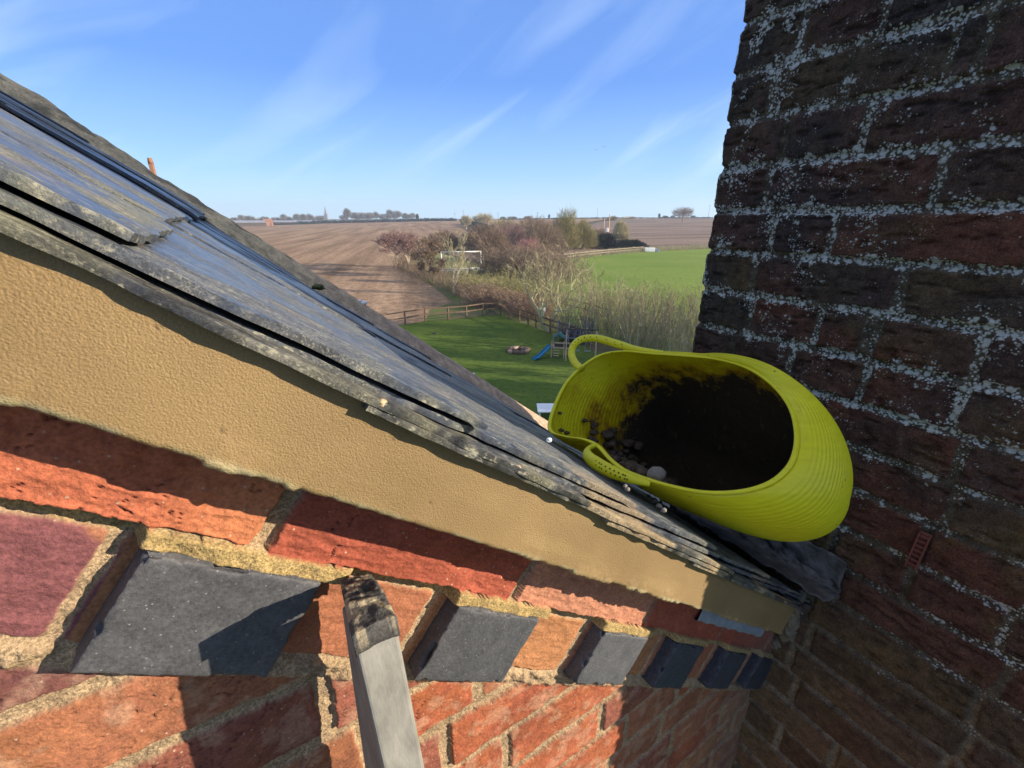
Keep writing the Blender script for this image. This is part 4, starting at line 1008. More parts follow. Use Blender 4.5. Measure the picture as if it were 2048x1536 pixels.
q0 = tin[0].mean(0); mb.v = [v - q0 for v in mb.v]
o = mb.build('rubble', M['rubble'], None, True); o.location = tuple(q0[0] * EU + q0[1] * EV + (q0[2] + CAMZ) * EZ); o.rotation_euler = (0, 0, math.pi / 2 - AZW)
tag(o, 'dark earthy rubble scattered along the low side inside the yellow tub', 'rubble', None, 'stuff')
ORD = 'first second third fourth fifth sixth seventh eighth ninth tenth eleventh twelfth thirteenth fourteenth fifteenth sixteenth seventeenth'.split()
DBX = [x * 1000 + y for x, y in ((1308, 1000), (1318, 1012), (1298, 992), (1328, 1020), (1255, 978), (1250, 972), (1322, 1004), (1310, 990))]
for i, (x, y, r_) in enumerate([(1308, 1000, .005), (1318, 1012, .005), (1298, 992, .004), (1328, 1020, .004), (1255, 978, .0035), (1250, 972, .003), (1322, 1004, .004), (1310, 990, .0045)]):
    r = uvz(x, y); S, T = rake(r[0], r[2]); q = r * (-.0165 / T)
    lump_thing('debris_crumb', 'pale mortar crumb under the tub rim, %s of the eight counting as listed from the lowest handle' % ORD[i] if False else 'pale mortar crumb on the slates under the tub rim, %s from the left' % ORD[sorted(DBX).index(x * 1000 + y)], 'crumb', q, r_ * .7, M['stone'], 80 + i, (1.2, 1, .8), 'crumbs on the slates under the tub rim', .5)
for i, (x, y, r_, lab) in enumerate([(762, 806, .0023, 'orange mortar crumb wedged at the upper end of the long slate slip'), (1035, 936, .0018, 'tiny orange mortar crumb stuck on the slate edge above the ochre board'), (1098, 880, .0016, 'tiny white speck on the slates left of the tub')]):
    r = uvz(x, y); q = r * .221 / r[1]
    lump_thing('mortar_crumb', lab, 'crumb', q, r_, M['crumb'] if i < 2 else M['white'], 90 + i, (1.3, 1, 1), None, .5)

# ------------------------------------------------------------------ ladder
def build_ladder():
    fr = wall_pt(790, 1228, .193); fl = wall_pt(703, 1266, .193)      # top of the right stile, front corners
    br = np.array([.0440, .257, -.234]); bl = np.array([.0245, .259, -.2335])
    ax = np.array([.030, -.115, -1.0]); ax /= np.linalg.norm(ax)
    Lg = 4.0
    org = np.array([fr[0] - .2, fr[1] - .45, -CAMZ])
    o = thing('ladder', 'aluminium ladder stile with worn black end plug leaning on the brick gable', 'ladder', tuple(org[0] * EU + org[1] * EV), math.pi / 2 - AZW)
    def prism(c4, a, b, top_inset=0):
        return [c + ax * a for c in c4] + [c + ax * b for c in c4]
    Q = [(0, 1, 2, 3), (7, 6, 5, 4), (0, 4, 5, 1), (1, 5, 6, 2), (2, 6, 7, 3), (3, 7, 4, 0)]
    c4 = [fl, fr, br, bl]
    c4s = [fl, fr, br - np.array([0, .004, 0]), bl + np.array([-.003, -.004, 0])]; c4b = c4s[:3] + [c4s[3] + np.array([-.010, 0, 0])]
    mbs = MB(); mbs.add(np.array([c + ax * .013 for c in c4s] + [c + ax * .16 for c in c4b]) - org, Q[0:1] + Q[2:]); mbs.add(np.array(prism(c4b, .16, Lg)) - org, Q[1:])
    st = mbs.build('stile', M['metal'], o, False); bv = st.modifiers.new('b', 'BEVEL'); bv.width = .0022; bv.segments = 3
    off = np.array([-.40, 0.01, 0])
    mbs = MB(); mbs.add(np.array(prism([c + off for c in c4], .030, Lg)) - org, Q)
    s2 = mbs.build('stile', M['metal'], o, False)
    for k in range(12):
        c = (fl + bl) / 2 + ax * (.28 + k * .27); rm = MB(); rm.tube([c - org, c + off + (fr - fl) - org], .014, 10); rm.build('rung', M['metal'], o, True)
    # worn end plug: a ridged slope
    cen = sum(c4) / 4; c5 = [cen + (c - cen) * 1.045 for c in c4]
    ns, nd = 26, 60; V = []; C = []
    for i in range(nd):
        b = i / (nd - 1)
        for j in range(ns):
            a = j / (ns - 1)
            p = (c5[0] * (1 - a) + c5[1] * a) * (1 - b) + (c5[3] * (1 - a) + c5[2] * a) * b
            rid = .0017 * abs(math.sin(b * 24 + a * 2 + 3 * vn(a * 2.0, b * 5.0, 7))) * (b > .32)
            hole = .012 * math.exp(-(((a - .58) / .17) ** 2 + ((b - .58) / .07) ** 2) * 1.5)
            hump = .0030 * math.sin(min(1, b * 1.0) * math.pi) - .004 * max(0, .25 - b)
            edge = .0022 * (math.exp(-a / .05) + math.exp(-(1 - a) / .05))
            V.append(p + ax * (-.001 + hole + edge + .002 * (fbm(a * 6, b * 12, 3, 8) - .5)) - ax * (rid + hump))
            tan_ = sst(.56, .66, float(fbm(a * 5 + 2, b * 9 + 1, 3, 9)) + .22 * math.exp(-((b - .36) / .14) ** 2))
            C.append(np.array([.075, .068, .060]) * (1 - tan_) + np.array([.34, .27, .17]) * tan_)
    Fc = [list(f) for f in gridfaces(nd, ns)[:, ::-1]]
    n0 = len(V)
    ringi = [j for j in range(ns)] + [i * ns + ns - 1 for i in range(1, nd)] + [(nd - 1) * ns + j for j in range(ns - 2, -1, -1)] + [i * ns for i in range(nd - 2, 0, -1)]
    for kk, i in enumerate(ringi): V.append(V[i] + ax * .0135)
    for kk in range(len(ringi)):
        a, b = ringi[kk], ringi[(kk + 1) % len(ringi)]; Fc.append([a, n0 + kk, n0 + (kk + 1) % len(ringi), b])
    for kk in range(len(ringi)): C.append(np.array([.04, .036, .032]))
    mk = np.full((len(V), 3), .6)
    mesh_np('end_plug', np.array(V) - org, Fc, attr_mat('worn_plug', .75, 300, .35, .0012, .3, .25), o, True, np.array(C), None, mk)
build_ladder()

# ------------------------------------------------------------------ bare trees and hedges
def segs_mesh(sg, sides=3):
    """sg: (n, 8) array of p0 p1 r0 r1 -> verts, faces"""
    sg = np.asarray(sg); p0 = sg[:, :3]; p1 = sg[:, 3:6]; d = p1 - p0; L = np.linalg.norm(d, axis=1)[:, None] + 1e-9; d = d / L
    ref = np.where(np.abs(d[:, 2:3]) > .9, np.array([[1., 0, 0]]), np.array([[0, 0, 1.]]))
    a = np.cross(d, ref); a /= np.linalg.norm(a, axis=1)[:, None] + 1e-9; b = np.cross(d, a)
    th = np.arange(sides) * 2 * math.pi / sides
    cs = np.cos(th)[None, :, None]; sn = np.sin(th)[None, :, None]
    ring = cs * a[:, None] + sn * b[:, None]
    V0 = p0[:, None] + ring * sg[:, 6][:, None, None]; V1 = p1[:, None] + ring * sg[:, 7][:, None, None]
    V = np.concatenate([V0, V1], 1).reshape(-1, 3); n = len(sg); base = (np.arange(n) * 2 * sides)[:, None]
    k = np.arange(sides)[None, :]; k2 = (k + 1) % sides
    return V, np.stack([base + k, base + k2, base + sides + k2, base + sides + k], -1).reshape(-1, 4)
def grow(rnd, p, d, L, r, depth, maxd, out, spread=.6, up=.12, kids=(2, 4), taper=.66, wob=.18, minr=.006, droop=0.):
    nseg = 3 if depth < maxd else 2; q = np.array(p, float); d = np.array(d, float); pts = [(q.copy(), d.copy(), r)]
    for i in range(nseg):
        d = d + np.array([rnd.gauss(0, wob), rnd.gauss(0, wob), rnd.gauss(0, wob * .6) + up - droop * depth]); 
        d[2] = max(d[2], .22 if depth <= 2 else -.02)
        d /= np.linalg.norm(d)
        q2 = q + d * L / nseg; r2 = max(minr, r * (1 - .30 * (i + 1) / nseg))
        out.append((depth, *q, *q2, r if i == 0 else rp_, r2)); rp_ = r2; q = q2; pts.append((q.copy(), d.copy(), r2))
    if depth >= maxd: return
    n = rnd.randint(*kids)
    for k in range(n):
        b = pts[rnd.randint(1, nseg)] if k else pts[-1]
        nd = b[1] + np.array([rnd.gauss(0, spread), rnd.gauss(0, spread), rnd.gauss(0, spread * .7) + .1]); nd /= np.linalg.norm(nd)
        grow(rnd, b[0], nd, L * rnd.uniform(taper - .12, taper + .12), max(minr, b[2] * rnd.uniform(.55, .8)), depth + 1, maxd, out, spread, up, kids, taper, wob, minr, droop)
def tree_meshes(seed, h, r, stems=1, maxd=5, split=2, **kw):
    rnd = random.Random(seed); out = []
    for s in range(stems):
        a = rnd.uniform(0, 6.28); le = .12 if stems == 1 else rnd.uniform(.20, .70)
        grow(rnd, (.15 * math.cos(a) * (stems > 1), .15 * math.sin(a) * (stems > 1), 0), (le * math.cos(a), le * math.sin(a), 1), h * .34, r * rnd.uniform(.7, 1), 0, maxd, out, **kw)
    out = np.array(out); thick = out[out[:, 0] < split][:, 1:]; thin = out[out[:, 0] >= split][:, 1:]
    top = max(thick[:, 5].max(), thin[:, 5].max()) if len(thin) else thick[:, 5].max()
    sc = h / top
    for A in (thick, thin): A[:, :6] *= sc
    return segs_mesh(thick, 5), segs_mesh(thin, 3)
def plant_tree(name, label, x, y, h, seed, mt, mc, r=.12, stems=1, maxd=5, cat='tree', group=None, rot=None, **kw):
    (V1, F1), (V2, F2) = tree_meshes(seed, h, r, stems, maxd, **kw)
    o = thing(name, label, cat, (x, y, float(terrain(x, y)) - .05), rot or 0, group)
    mesh_np('trunk', V1, F1, mt, o, False); mesh_np('crown', V2, F2, mc, o, False); return o
def thicket(name, label, path, width, h, count, seed, mat, cat='hedge', hv=.3, twig=.010, sub=8, spread=.32, stem=.022, kind=None, lean=.16):
    """a hedge or thicket of many fine upright shoots, one mesh"""
    rnd = np.random.RandomState(seed); P = np.array(path, float); dl = np.linalg.norm(np.diff(P, axis=0), axis=1); cl = np.concatenate([[0], np.cumsum(dl)])
    q = rnd.rand(count) * cl[-1]; i = np.clip(np.searchsorted(cl, q) - 1, 0, len(dl) - 1); f = ((q - cl[i]) / dl[i])[:, None]
    b = P[i] * (1 - f) + P[i + 1] * f; b = b + np.clip(rnd.randn(count, 2), -1.35, 1.35) * width / 2.4
    hh = h * (1 - hv / 2 + hv * (fbm(b[:, 0] * .35 + seed, b[:, 1] * .35, 3, seed) * 1.6 - .5)) * (1 + .12 * rnd.randn(count))
    z0 = terrain(b[:, 0], b[:, 1]); S = []
    p = np.stack([b[:, 0], b[:, 1], z0], 1); d = np.stack([rnd.randn(count) * lean, rnd.randn(count) * lean, np.ones(count)], 1); nseg = 4; pts = [p]
    for k in range(nseg):
        d = d + np.stack([rnd.randn(count) * .12, rnd.randn(count) * .12, np.zeros(count)], 1)
        p2 = p + d * (hh / nseg)[:, None]; r0 = stem * (1 - k / nseg * .75); r1 = stem * (1 - (k + 1) / nseg * .75)
        S.append(np.hstack([p, p2, np.full((count, 1), r0), np.full((count, 1), r1)])); p = p2; pts.append(p)
    pts = np.array(pts)
    for k in range(sub):
        t = rnd.uniform(.15, 1, count) * nseg * .999; i = t.astype(int); f = (t - i)[:, None]
        s = pts[i, np.arange(count)] * (1 - f) + pts[i + 1, np.arange(count)] * f
        dd = np.stack([rnd.randn(count) * spread, rnd.randn(count) * spread, rnd.rand(count) * .5 + .1], 1) * (hh * rnd.uniform(.10, .24, count))[:, None]
        e = s + dd; S.append(np.hstack([s, e, np.full((count, 1), twig), np.full((count, 1), twig * .7)]))
        for kk in range(2):
            e2 = e + np.stack([rnd.randn(count) * spread, rnd.randn(count) * spread, rnd.rand(count) * .5], 1) * (hh * .09)[:, None]
            S.append(np.hstack([e, e2, np.full((count, 1), twig * .8), np.full((count, 1), twig * .5)]))
    V, Fc = segs_mesh(np.vstack(S), 3); c = P.mean(0); V[:, 0] -= c[0]; V[:, 1] -= c[1]
    o = mesh_np(name, V, Fc, mat, None, False); o.location = (c[0], c[1], 0); tag(o, label, cat, None, kind); return o
def bushy(name, label, cx, cy, h, w, count, seed, mat, cat='bush', group=None, twig=.012, base=.1):
    """rounded mass of twigs from the ground up: sprays of short segments through a volume"""
    rnd = np.random.RandomState(seed); S = []
    n = count; u = rnd.randn(n, 3); u /= np.linalg.norm(u, axis=1)[:, None]; u[:, 2] = np.abs(u[:, 2]); rad = rnd.rand(n) ** .45
    lobes = 1 + .3 * (fbm(u[:, 0] * 2 + seed, u[:, 1] * 2 + u[:, 2] * 2, 3, seed) - .5) * 2
    tip = u * (rad * lobes)[:, None] * np.array([w / 2, w / 2, h * (1 - base)]); tip[:, 2] += h * base
    root = tip * np.array([.35, .35, .45]) + rnd.randn(n, 3) * np.array([.1, .1, .05]) * w * .3; root[:, 2] = np.maximum(root[:, 2], .02)
    # last stretch of each spray
    st = tip + (root - tip) * rnd.uniform(.25, .5, n)[:, None]
    S.append(np.hstack([st, tip, np.full((n, 1), twig), np.full((n, 1), twig * .5)]))
    for k in range(2):
        e = tip + rnd.randn(n, 3) * h * .045; m_ = (st + tip) / 2; S.append(np.hstack([m_, e, np.full((n, 1), twig * .8), np.full((n, 1), twig * .4)]))
    ns = max(6, n // 60); tt = tip[:ns] * .8; rr_ = np.zeros((ns, 3)); rr_[:, :2] = rnd.randn(ns, 2) * w * .05
    T = np.hstack([rr_, tt, np.full((ns, 1), twig * 4), np.full((ns, 1), twig)])
    o = thing(name, label, cat, (cx, cy, float(terrain(cx, cy)) - .03), 0, group)
    V, Fc = segs_mesh(T, 4); mesh_np('stems', V, Fc, M['bark'], o, False); V, Fc = segs_mesh(np.vstack(S), 3); mesh_np('crown', V, Fc, mat, o, False); return o

# main multi-stemmed tree behind the play frame
tx, ty = G(1098, 662)
plant_tree('bare_tree', 'tall many-stemmed bare tree rising behind the climbing frame', tx, ty, 7.0, 12, M['bark_tree'], M['tw_tree'], .19, 4, 6, split=4, spread=.55, up=.08, kids=(2, 3), taper=.74, minr=.009)
tx, ty = G(908, 590)
plant_tree('bare_tree', 'small bare tree with pale trunk in front of the goal', tx, ty, 7.0, 31, M['bark_pale'], M['tw_pale'], .15, 1, 5, spread=.42, up=.12, kids=(3, 4), minr=.014)
for i, (px, py, h, lab, mt, sd) in enumerate([
    (800, 533, 6.2, 'purplish bare tree at the far left end of the field hedge', 'tw_purple', 41),
    (822, 543, 6.6, 'broad purplish bare tree, second from the left end of the field hedge', 'tw_purple', 42),
    (845, 552, 6.2, 'brown bare tree in the field hedge left of the goal', 'tw_brown', 43),
    (866, 566, 3.6, 'shorter bare tree in the field hedge close to the goal post', 'tw_brown', 44),
    (925, 452, 0, '', '', 0)]):
    if not h: continue
    x, y = G(px, py); plant_tree('bare_tree', lab, x, y, h, sd, M['bark_pale'] if i < 2 else M['bark'], M[mt], .10, 3, 6, spread=.55, up=.10, kids=(3, 4), taper=.66, minr=.017)
# shrubs and thorn trees behind the goal, across the middle
mid = [(985, 520, 6.5, 9, 'tw_brown', 'dark brown thorn bush just right of the goal'),
       (1020, 505, 7.5, 12, 'tw_purple', 'broad purplish bush behind the paddock rail fence'),
       (1050, 525, 4.6, 8, 'tw_pink', 'reddish-pink twigged bush in front of the rail fence'),
       (1085, 508, 8.0, 12, 'tw_brown', 'tall brown bush behind the middle of the rail fence'),
       (1125, 500, 10.0, 10, 'tw_olive', 'tallest olive-green bush beyond the rail fence'),
       (1165, 498, 7.5, 9, 'tw_olive', 'olive bush left of the transformer poles'),
       (965, 500, 7.0, 12, 'tw_brown', 'brown bush standing behind the goal'),
       (890, 500, 6.0, 10, 'tw_brown', 'brown bush behind the left goal post'),
       (1240, 497, 8.0, 6, 'tw_pale', 'thin pale willow bush right of the transformer poles'),
       (1010, 478, 8.0, 18, 'tw_olive', 'far olive bush in the middle of the field boundary'),
       (1065, 480, 8.0, 18, 'tw_brown', 'far brown bush in the middle of the field boundary'),
       (1190, 494, 5.5, 9, 'tw_brown', 'low brown bush beside the transformer poles')]
for i, (px, py, h, w, mt, lab) in enumerate(mid):
    x, y = G(px, py); k = h if py > 490 else h * 1.1
    bushy('bare_bush', lab, x, y, k, w, 2600, 60 + i, M[mt], twig=.02 if py > 500 else .032)
for px, py, h, w, lab in ((1215, 496, 4.0, 11, 'dark evergreen bush at the foot of the transformer poles'), (1262, 499, 2.6, 9, 'low dark evergreen bush right of the pale willow')):
    x, y = G(px, py); bushy('evergreen_bush', lab, x, y, h, w, 5000, int(px), M['evergreen'], twig=.07)
# thickets
a = G(1110, 672); b = G(1405, 712)
thicket('thicket', 'long thicket of upright bare shoots right of the play frame, below the pasture', [G(1160, 662), G(1210, 670), G(1300, 690), G(1400, 714), G(1520, 745)], 3.8, 3.4, 620, 3, M['tw_tree'], twig=.008, sub=7, stem=.024, hv=.5)
thicket('thicket', 'brownish upper edge of the shoots along the pasture side', [G(1150, 628), G(1260, 650), G(1400, 672), G(1520, 700)], 3.6, 3.2, 420, 4, M['tw_brown'], twig=.008, sub=8, stem=.018, hv=.5)
thicket('bramble_hedge', 'tangled reddish bramble bank behind the lawn corner fence', [G(945, 612), G(1000, 614), G(1045, 626), G(1085, 640)], 2.2, 1.7, 750, 5, M['tw_red'], twig=.010, sub=8, spread=.6, stem=.014, lean=.4)
thicket('scrub_hedge', 'scrubby brown hedge between ploughed field and goal paddock', [H0, G(860, 562), H1, G(950, 600), G(985, 615)], 2.2, 1.9, 850, 6, M['tw_brown'], twig=.012, sub=8, spread=.5, stem=.02, lean=.3, hv=.6)
thicket('scrub_hedge', 'olive scrub filling the paddock in front of the goal', [G(940, 580), G(990, 588), G(1040, 600), G(1075, 620)], 5.0, 2.2, 900, 7, M['tw_olive'], twig=.012, sub=8, spread=.5, stem=.02, lean=.3, hv=.7)
thicket('scrub_hedge', 'brown scrub between goal and rail fence', [G(985, 545), G(1050, 552), G(1120, 560)], 7, 3.6, 1100, 8, M['tw_brown'], twig=.016, sub=8, spread=.5, stem=.025, lean=.3, hv=.7)
thicket('dry_grass', 'strip of pale dry grass along the far pasture edge', [G(1120, 520), G(1200, 510), G(1300, 502), G(1420, 497), G(1560, 492)], 3.0, 1.1, 3500, 9, M['tw_pale'], 'dry grass', twig=.02, sub=3, stem=.03, kind='stuff')

# ------------------------------------------------------------------ fences
def rail_fence(name, label, pts, h=1.15, rails=2, post=.11, rail=(.04, .10), mat='woodpost', zz=0.0, spacing=None):
    P = [np.array(p, float) for p in pts]
    if spacing:
        Q = [P[0]]
        for a, b in zip(P[:-1], P[1:]):
            n = max(1, round(np.linalg.norm(b - a) / spacing)); Q += [a + (b - a) * k / n for k in range(1, n + 1)]
        P = Q
    o = thing(name, label, 'fence', (P[0][0], P[0][1], float(terrain(*P[0]))))
    Z = [float(terrain(*p)) for p in P]; z0 = Z[0]
    for i, (p, z) in enumerate(zip(P, Z)):
        q = p - P[0]; mb = MB(); hh = h * (1 + .05 * math.sin(i * 3.1)); mb.box((q[0], q[1], z - z0 + hh / 2 - .05), (post, post, hh + .1), rotz(i * .2), .01); mb.build('post', M[mat], o)
        if i:
            a = P[i - 1] - P[0]; d = q - a; L = np.linalg.norm(d); an_ = math.atan2(d[1], d[0])
            for k in range(rails):
                hz_ = h * (.94 - k * .80 / rails); sl = math.atan2(z - Z[i - 1], L); m = (a + q) / 2
                nrm_ = np.array([-d[1], d[0]]) / L * (post / 2 + rail[0] / 2)
                mb = MB(); mb.box((m[0] - nrm_[0], m[1] - nrm_[1], (z + Z[i - 1]) / 2 - z0 + hz_ + .01 * math.sin(i + k)), (L + .04, rail[0], rail[1]), rotz(an_)); mb.build('rail', M[mat], o)
    return o
rail_fence('rail_fence', 'brown post and rail fence along the far edge of the lawn', FL[1:] + FA)
rail_fence('rail_fence', 'post and rail fence turning right from the lawn corner past the bare tree', FC)
rail_fence('rail_fence', 'rail fence crossing the scrub behind the many-stemmed tree', [G(1082, 612), G(1125, 622), G(1170, 634), G(1215, 650)], h=1.3)
rail_fence('rail_fence', 'long pale rail fence between the paddock and the far pasture', [G(955, 528), G(1040, 526), G(1120, 522), G(1200, 512), G(1285, 503.5)], h=1.3, mat='farwood', post=.14, rail=(.05, .11), spacing=3.2)
tx, ty = G(1298, 504)
t = thing('water_trough', 'white boxy trough at the right end of the long pale fence', 'trough', (tx, ty, 0)); mb = MB(); mb.box((0, 0, .55), (2.6, 1.2, 1.0), bev=.1); mb.build('tank', M['white'], t); mb = MB(); mb.box((1.9, .0, .4), (1.0, 1.1, .8), bev=.05); mb.build('end_box', M['grey'], t)
# ------------------------------------------------------------------ goal
gx0, gy0 = G(884, 541); gx1, gy1 = G(962, 539)
t = thing('football_goal', 'white football goal standing behind the pale-trunked tree', 'goal', (gx0, gy0, 0)); W_ = math.hypot(gx1 - gx0, gy1 - gy0); t.rotation_euler = (0, 0, math.atan2(gy1 - gy0, gx1 - gx0)); Hg = 2.9
for xx in (0, W_):
    mb = MB(); mb.tube([(xx, 0, 0), (xx, 0, Hg)], .10, 8); mb.build('goal_post', M['white'], t, True)
mb = MB(); mb.tube([(-.1, 0, Hg), (W_ + .1, 0, Hg)], .10, 8); mb.build('crossbar', M['white'], t, True)
mb = MB(); mb.tube([(0, 0, .1), (0, -1.6, .1), (W_, -1.6, .1), (W_, 0, .1)], .08, 6); mb.tube([(0, 0, Hg), (0, 1.6, .1)], .05, 6); mb.tube([(W_, 0, Hg), (W_, 1.6, .1)], .05, 6); mb.tube([(0, 1.6, .1), (W_, 1.6, .1)], .07, 6); mb.build('ground_frame', M['white'], t, True)
mb = MB()
for i in range(25): x_ = W_ * i / 24; mb.tube([(x_, .1, Hg), (x_, 1.6, .1)], .008, 3)
for i in range(10): f_ = i / 9; mb.tube([(0, .1 + 1.5 * f_, Hg - (Hg - .1) * f_), (W_, .1 + 1.5 * f_, Hg - (Hg - .1) * f_)], .008, 3)
mb.build('net', M['net'], t)
# ------------------------------------------------------------------ play equipment
px0, py0 = G(1116, 713)
t = thing('climbing_frame', 'wooden climbing frame with blue slide and green canopy at the lawn edge', 'climbing frame', (px0, py0, 0), R(-12)); t.scale = (.68, .68, .68)
def part(nm, mat, fn, par=t, sm=False): mb = MB(); fn(mb); return mb.build(nm, mat, par, sm)
dk = .95
for x_ in (-.55, .55):
    for y_ in (-.5, .5): part('leg', M['palewood'], lambda m: m.box((x_, y_, .95 if y_ > 0 else .8), (.09, .09, 1.9 if y_ > 0 else 1.6), bev=.01))
part('platform', M['palewood'], lambda m: [m.box((0, -.5 + .2 * k, dk), (1.25, .18, .04)) for k in range(6)])
part('side_rail', M['palewood'], lambda m: (m.box((.35, -.55, dk + .48), (1.5, .05, .12)), m.box((.35, -.56, dk + .03), (1.5, .05, .14))))
part('side_panel', M['darkwood'], lambda m: m.box((.35, -.52, dk + .25), (1.3, .03, .32)))
part('canopy', M['green_t'], lambda m: (m.box((-.25, 0, 1.98), (.75, 1.15, .03), [[math.cos(.6), 0, -math.sin(.6)], [0, 1, 0], [math.sin(.6), 0, math.cos(.6)]]), m.box((.3, 0, 1.98), (.75, 1.15, .03), [[math.cos(.6), 0, math.sin(.6)], [0, 1, 0], [-math.sin(.6), 0, math.cos(.6)]])))
def slide(m):
    P = [(-.62, -.25, dk + .06), (-.8, -.35, dk + .02), (-1.25, -.85, .52), (-1.7, -1.35, .17), (-1.98, -1.65, .12)]
    a = np.array(P); dr = np.array([-.7, -.72, 0]); sd = np.array([.72, -.7, 0]) 
    prof = [(-.24, .12), (-.22, 0), (.22, 0), (.24, .12), (.27, .12), (.25, -.03), (-.25, -.03), (-.27, .12)]
    V = [p + sd * x + np.array([0, 0, z]) for p in a for x, z in prof]; n = 8
    m.add(V, [[i * n + k, i * n + (k + 1) % n, (i + 1) * n + (k + 1) % n, (i + 1) * n + k] for i in range(4) for k in range(n)] + [list(range(8)), list(range(32, 40))])
part('slide', M['blue'], slide)
part('ladder_steps', M['palewood'], lambda m: [m.box((-.1, -.68 - .06 * k, .75 - .22 * k), (.5, .05, .07)) for k in range(3)])
sw = thing('swing_frame', 'slim A-shaped wooden swing frame between the climbing frame and the tub handle', 'swing', (*G(1150, 716), 0), R(-8)); sw.scale = (.8, .8, .85)
for x_ in (-.7, 1.5):
    part('leg', M['palewood'], lambda m: m.tube([(x_, -.8, 0), (x_, 0, 2.1)], .045, 6), sw); part('leg', M['palewood'], lambda m: m.tube([(x_, .8, 0), (x_, 0, 2.1)], .045, 6), sw)
part('top_beam', M['darkwood'], lambda m: m.tube([(-.85, 0, 2.1), (1.65, 0, 2.1)], .05, 6), sw)
for x_ in (.1, .9):
    st_ = part('swing_seat', M['grey'], lambda m: m.box((x_, 0, .55), (.45, .17, .04)), sw); part('rope', M['net'], lambda m: (m.tube([(x_ - .2, 0, .55), (x_ - .2, 0, 2.1)], .012, 4), m.tube([(x_ + .2, 0, .55), (x_ + .2, 0, 2.1)], .012, 4)), st_)
tr = thing('trampoline', 'dark netted trampoline under the scrub beyond the climbing frame', 'trampoline', (*G(1150, 682), 0)); tr.scale = (.85, .85, .8)
ring = [(1.35 * math.cos(a_), 1.35 * math.sin(a_), .6) for a_ in np.linspace(0, 2 * math.pi, 25)]
part('frame_ring', M['grey'], lambda m: m.tube(ring, .05, 6, cap=False), tr, True)
part('mat', M['black'], lambda m: m.add([(1.3 * math.cos(a_), 1.3 * math.sin(a_), .6) for a_ in np.linspace(0, 2 * math.pi, 25)[:-1]] + [(1.3 * math.cos(a_), 1.3 * math.sin(a_), .585) for a_ in np.linspace(0, 2 * math.pi, 25)[:-1]], [list(range(24)), list(range(47, 23, -1))]), tr)
for a_ in np.linspace(0, 2 * math.pi, 7)[:-1]:
    part('net_pole', M['grey'], lambda m: m.tube([(1.4 * math.cos(a_), 1.4 * math.sin(a_), 0), (1.4 * math.cos(a_), 1.4 * math.sin(a_), 1.9)], .03, 6), tr)
part('safety_net', M['navy'], lambda m: ([m.tube([(1.38 * math.cos(a_), 1.38 * math.sin(a_), .6), (1.38 * math.cos(a_), 1.38 * math.sin(a_), 1.85)], .012, 3) for a_ in np.linspace(0, 2 * math.pi, 40)], [m.tube([(1.38 * math.cos(a_), 1.38 * math.sin(a_), z_) for a_ in np.linspace(0, 2 * math.pi, 25)], .012, 3, cap=False) for z_ in np.arange(.7, 1.9, .13)]), tr)
# log-edged pit on the lawn
lx, ly = G(1035, 704); pit = thing('log_ring', 'low ring of old logs round a dark pit on the lawn left of the slide', 'log ring', (lx, ly, 0), R(-20))
for k in range(9):
    a_ = k / 9 * 2 * math.pi
    c = np.array([.62 * math.cos(a_), .5 * math.sin(a_), .12]); d_ = np.array([-math.sin(a_), math.cos(a_), 0]) * .27
    part('log', M['woodpost'] if k % 3 else M['palewood'], lambda m: m.tube([c - d_, c + d_], .12 + .02 * (k % 2), 8), pit, True)
part('ash_bed', M['black'], lambda m: m.add(*lump((0, 0, .05), .45, 5, (1.2, 1, .12))), pit, True)
lump_thing('tree_stump', 'low pale lump of wood beside the log ring, towards the slide', 'stump', np.array([(np.array([*G(1052, 703), 0]) @ EU), (np.array([*G(1052, 703), 0]) @ EV), -CAMZ + .12]), .22, M['woodpost'], 7, (1.5, 1, .7))
bx_, by_ = G(1087, 650); mb = MB(); mb.tube([(0, 0, 0), (0, 0, 1.1)], .03, 6); mb.box((0, 0, 1.25), (.22, .16, .34), bev=.04); o = mb.build('bird_feeder', M['white'], None); o.location = (bx_, by_, 0); tag(o, 'small white box on a post left of the tree trunks', 'feeder')
# small white sheet on the ground beyond the roof corner
qx, qy = G(1093, 838); mb = MB(); mb.box((.35, .15, .45), (1.5, .9, .05), bev=.01)
for a_ in (-.3, 1.0):
    for b_ in (-.2, .5): mb.box((a_, b_, .22), (.05, .05, .44))
o = mb.build('garden_table', M['white'], None); o.location = (qx, qy, 0); tag(o, 'white garden table on the lawn peeping past the roof edge beside the tub', 'table')

def bird(name, label, loc, s, ang, flying=True):
    o = thing(name, label, 'bird', loc, ang); mb = MB()
    mb.tube([(-.5 * s, 0, 0), (-.3 * s, 0, 0.02 * s), (0, 0, 0.03 * s), (.28 * s, 0, .04 * s), (.42 * s, 0, .07 * s), (.55 * s, 0, .05 * s)], [.03 * s, .08 * s, .12 * s, .09 * s, .07 * s, .015 * s], 8); mb.build('body', M['black'], o, True)
    for sg in (-1, 1):
        w = MB()
        if flying: P = [(.2, 0, .05), (.25, .5, .22), (.05, 1.0, .15), (-.12, .55, .18), (-.2, 0, .03)]
        else: P = [(.2, .11, .08), (.0, .13, .1), (-.55, .04, .02), (-.4, .10, -.02), (.1, .13, -.02)]
        P = [(x * s, y * s * sg, z * s) for x, y, z in P]; w.add(P + [(x, y, z - .02 * s) for x, y, z in P], [(0, 1, 2, 3, 4), (9, 8, 7, 6, 5)] + [(i, (i + 1) % 5, 5 + (i + 1) % 5, 5 + i) for i in range(5)]); w.build('wing', M['black'], o)
    if not flying:
        for sg in (-1, 1): l = MB(); l.tube([(.02 * s, .05 * s * sg, -.32 * s), (.0, .05 * s * sg, -.05 * s)], .012 * s, 4); l.build('leg', M['black'], o)
    return o
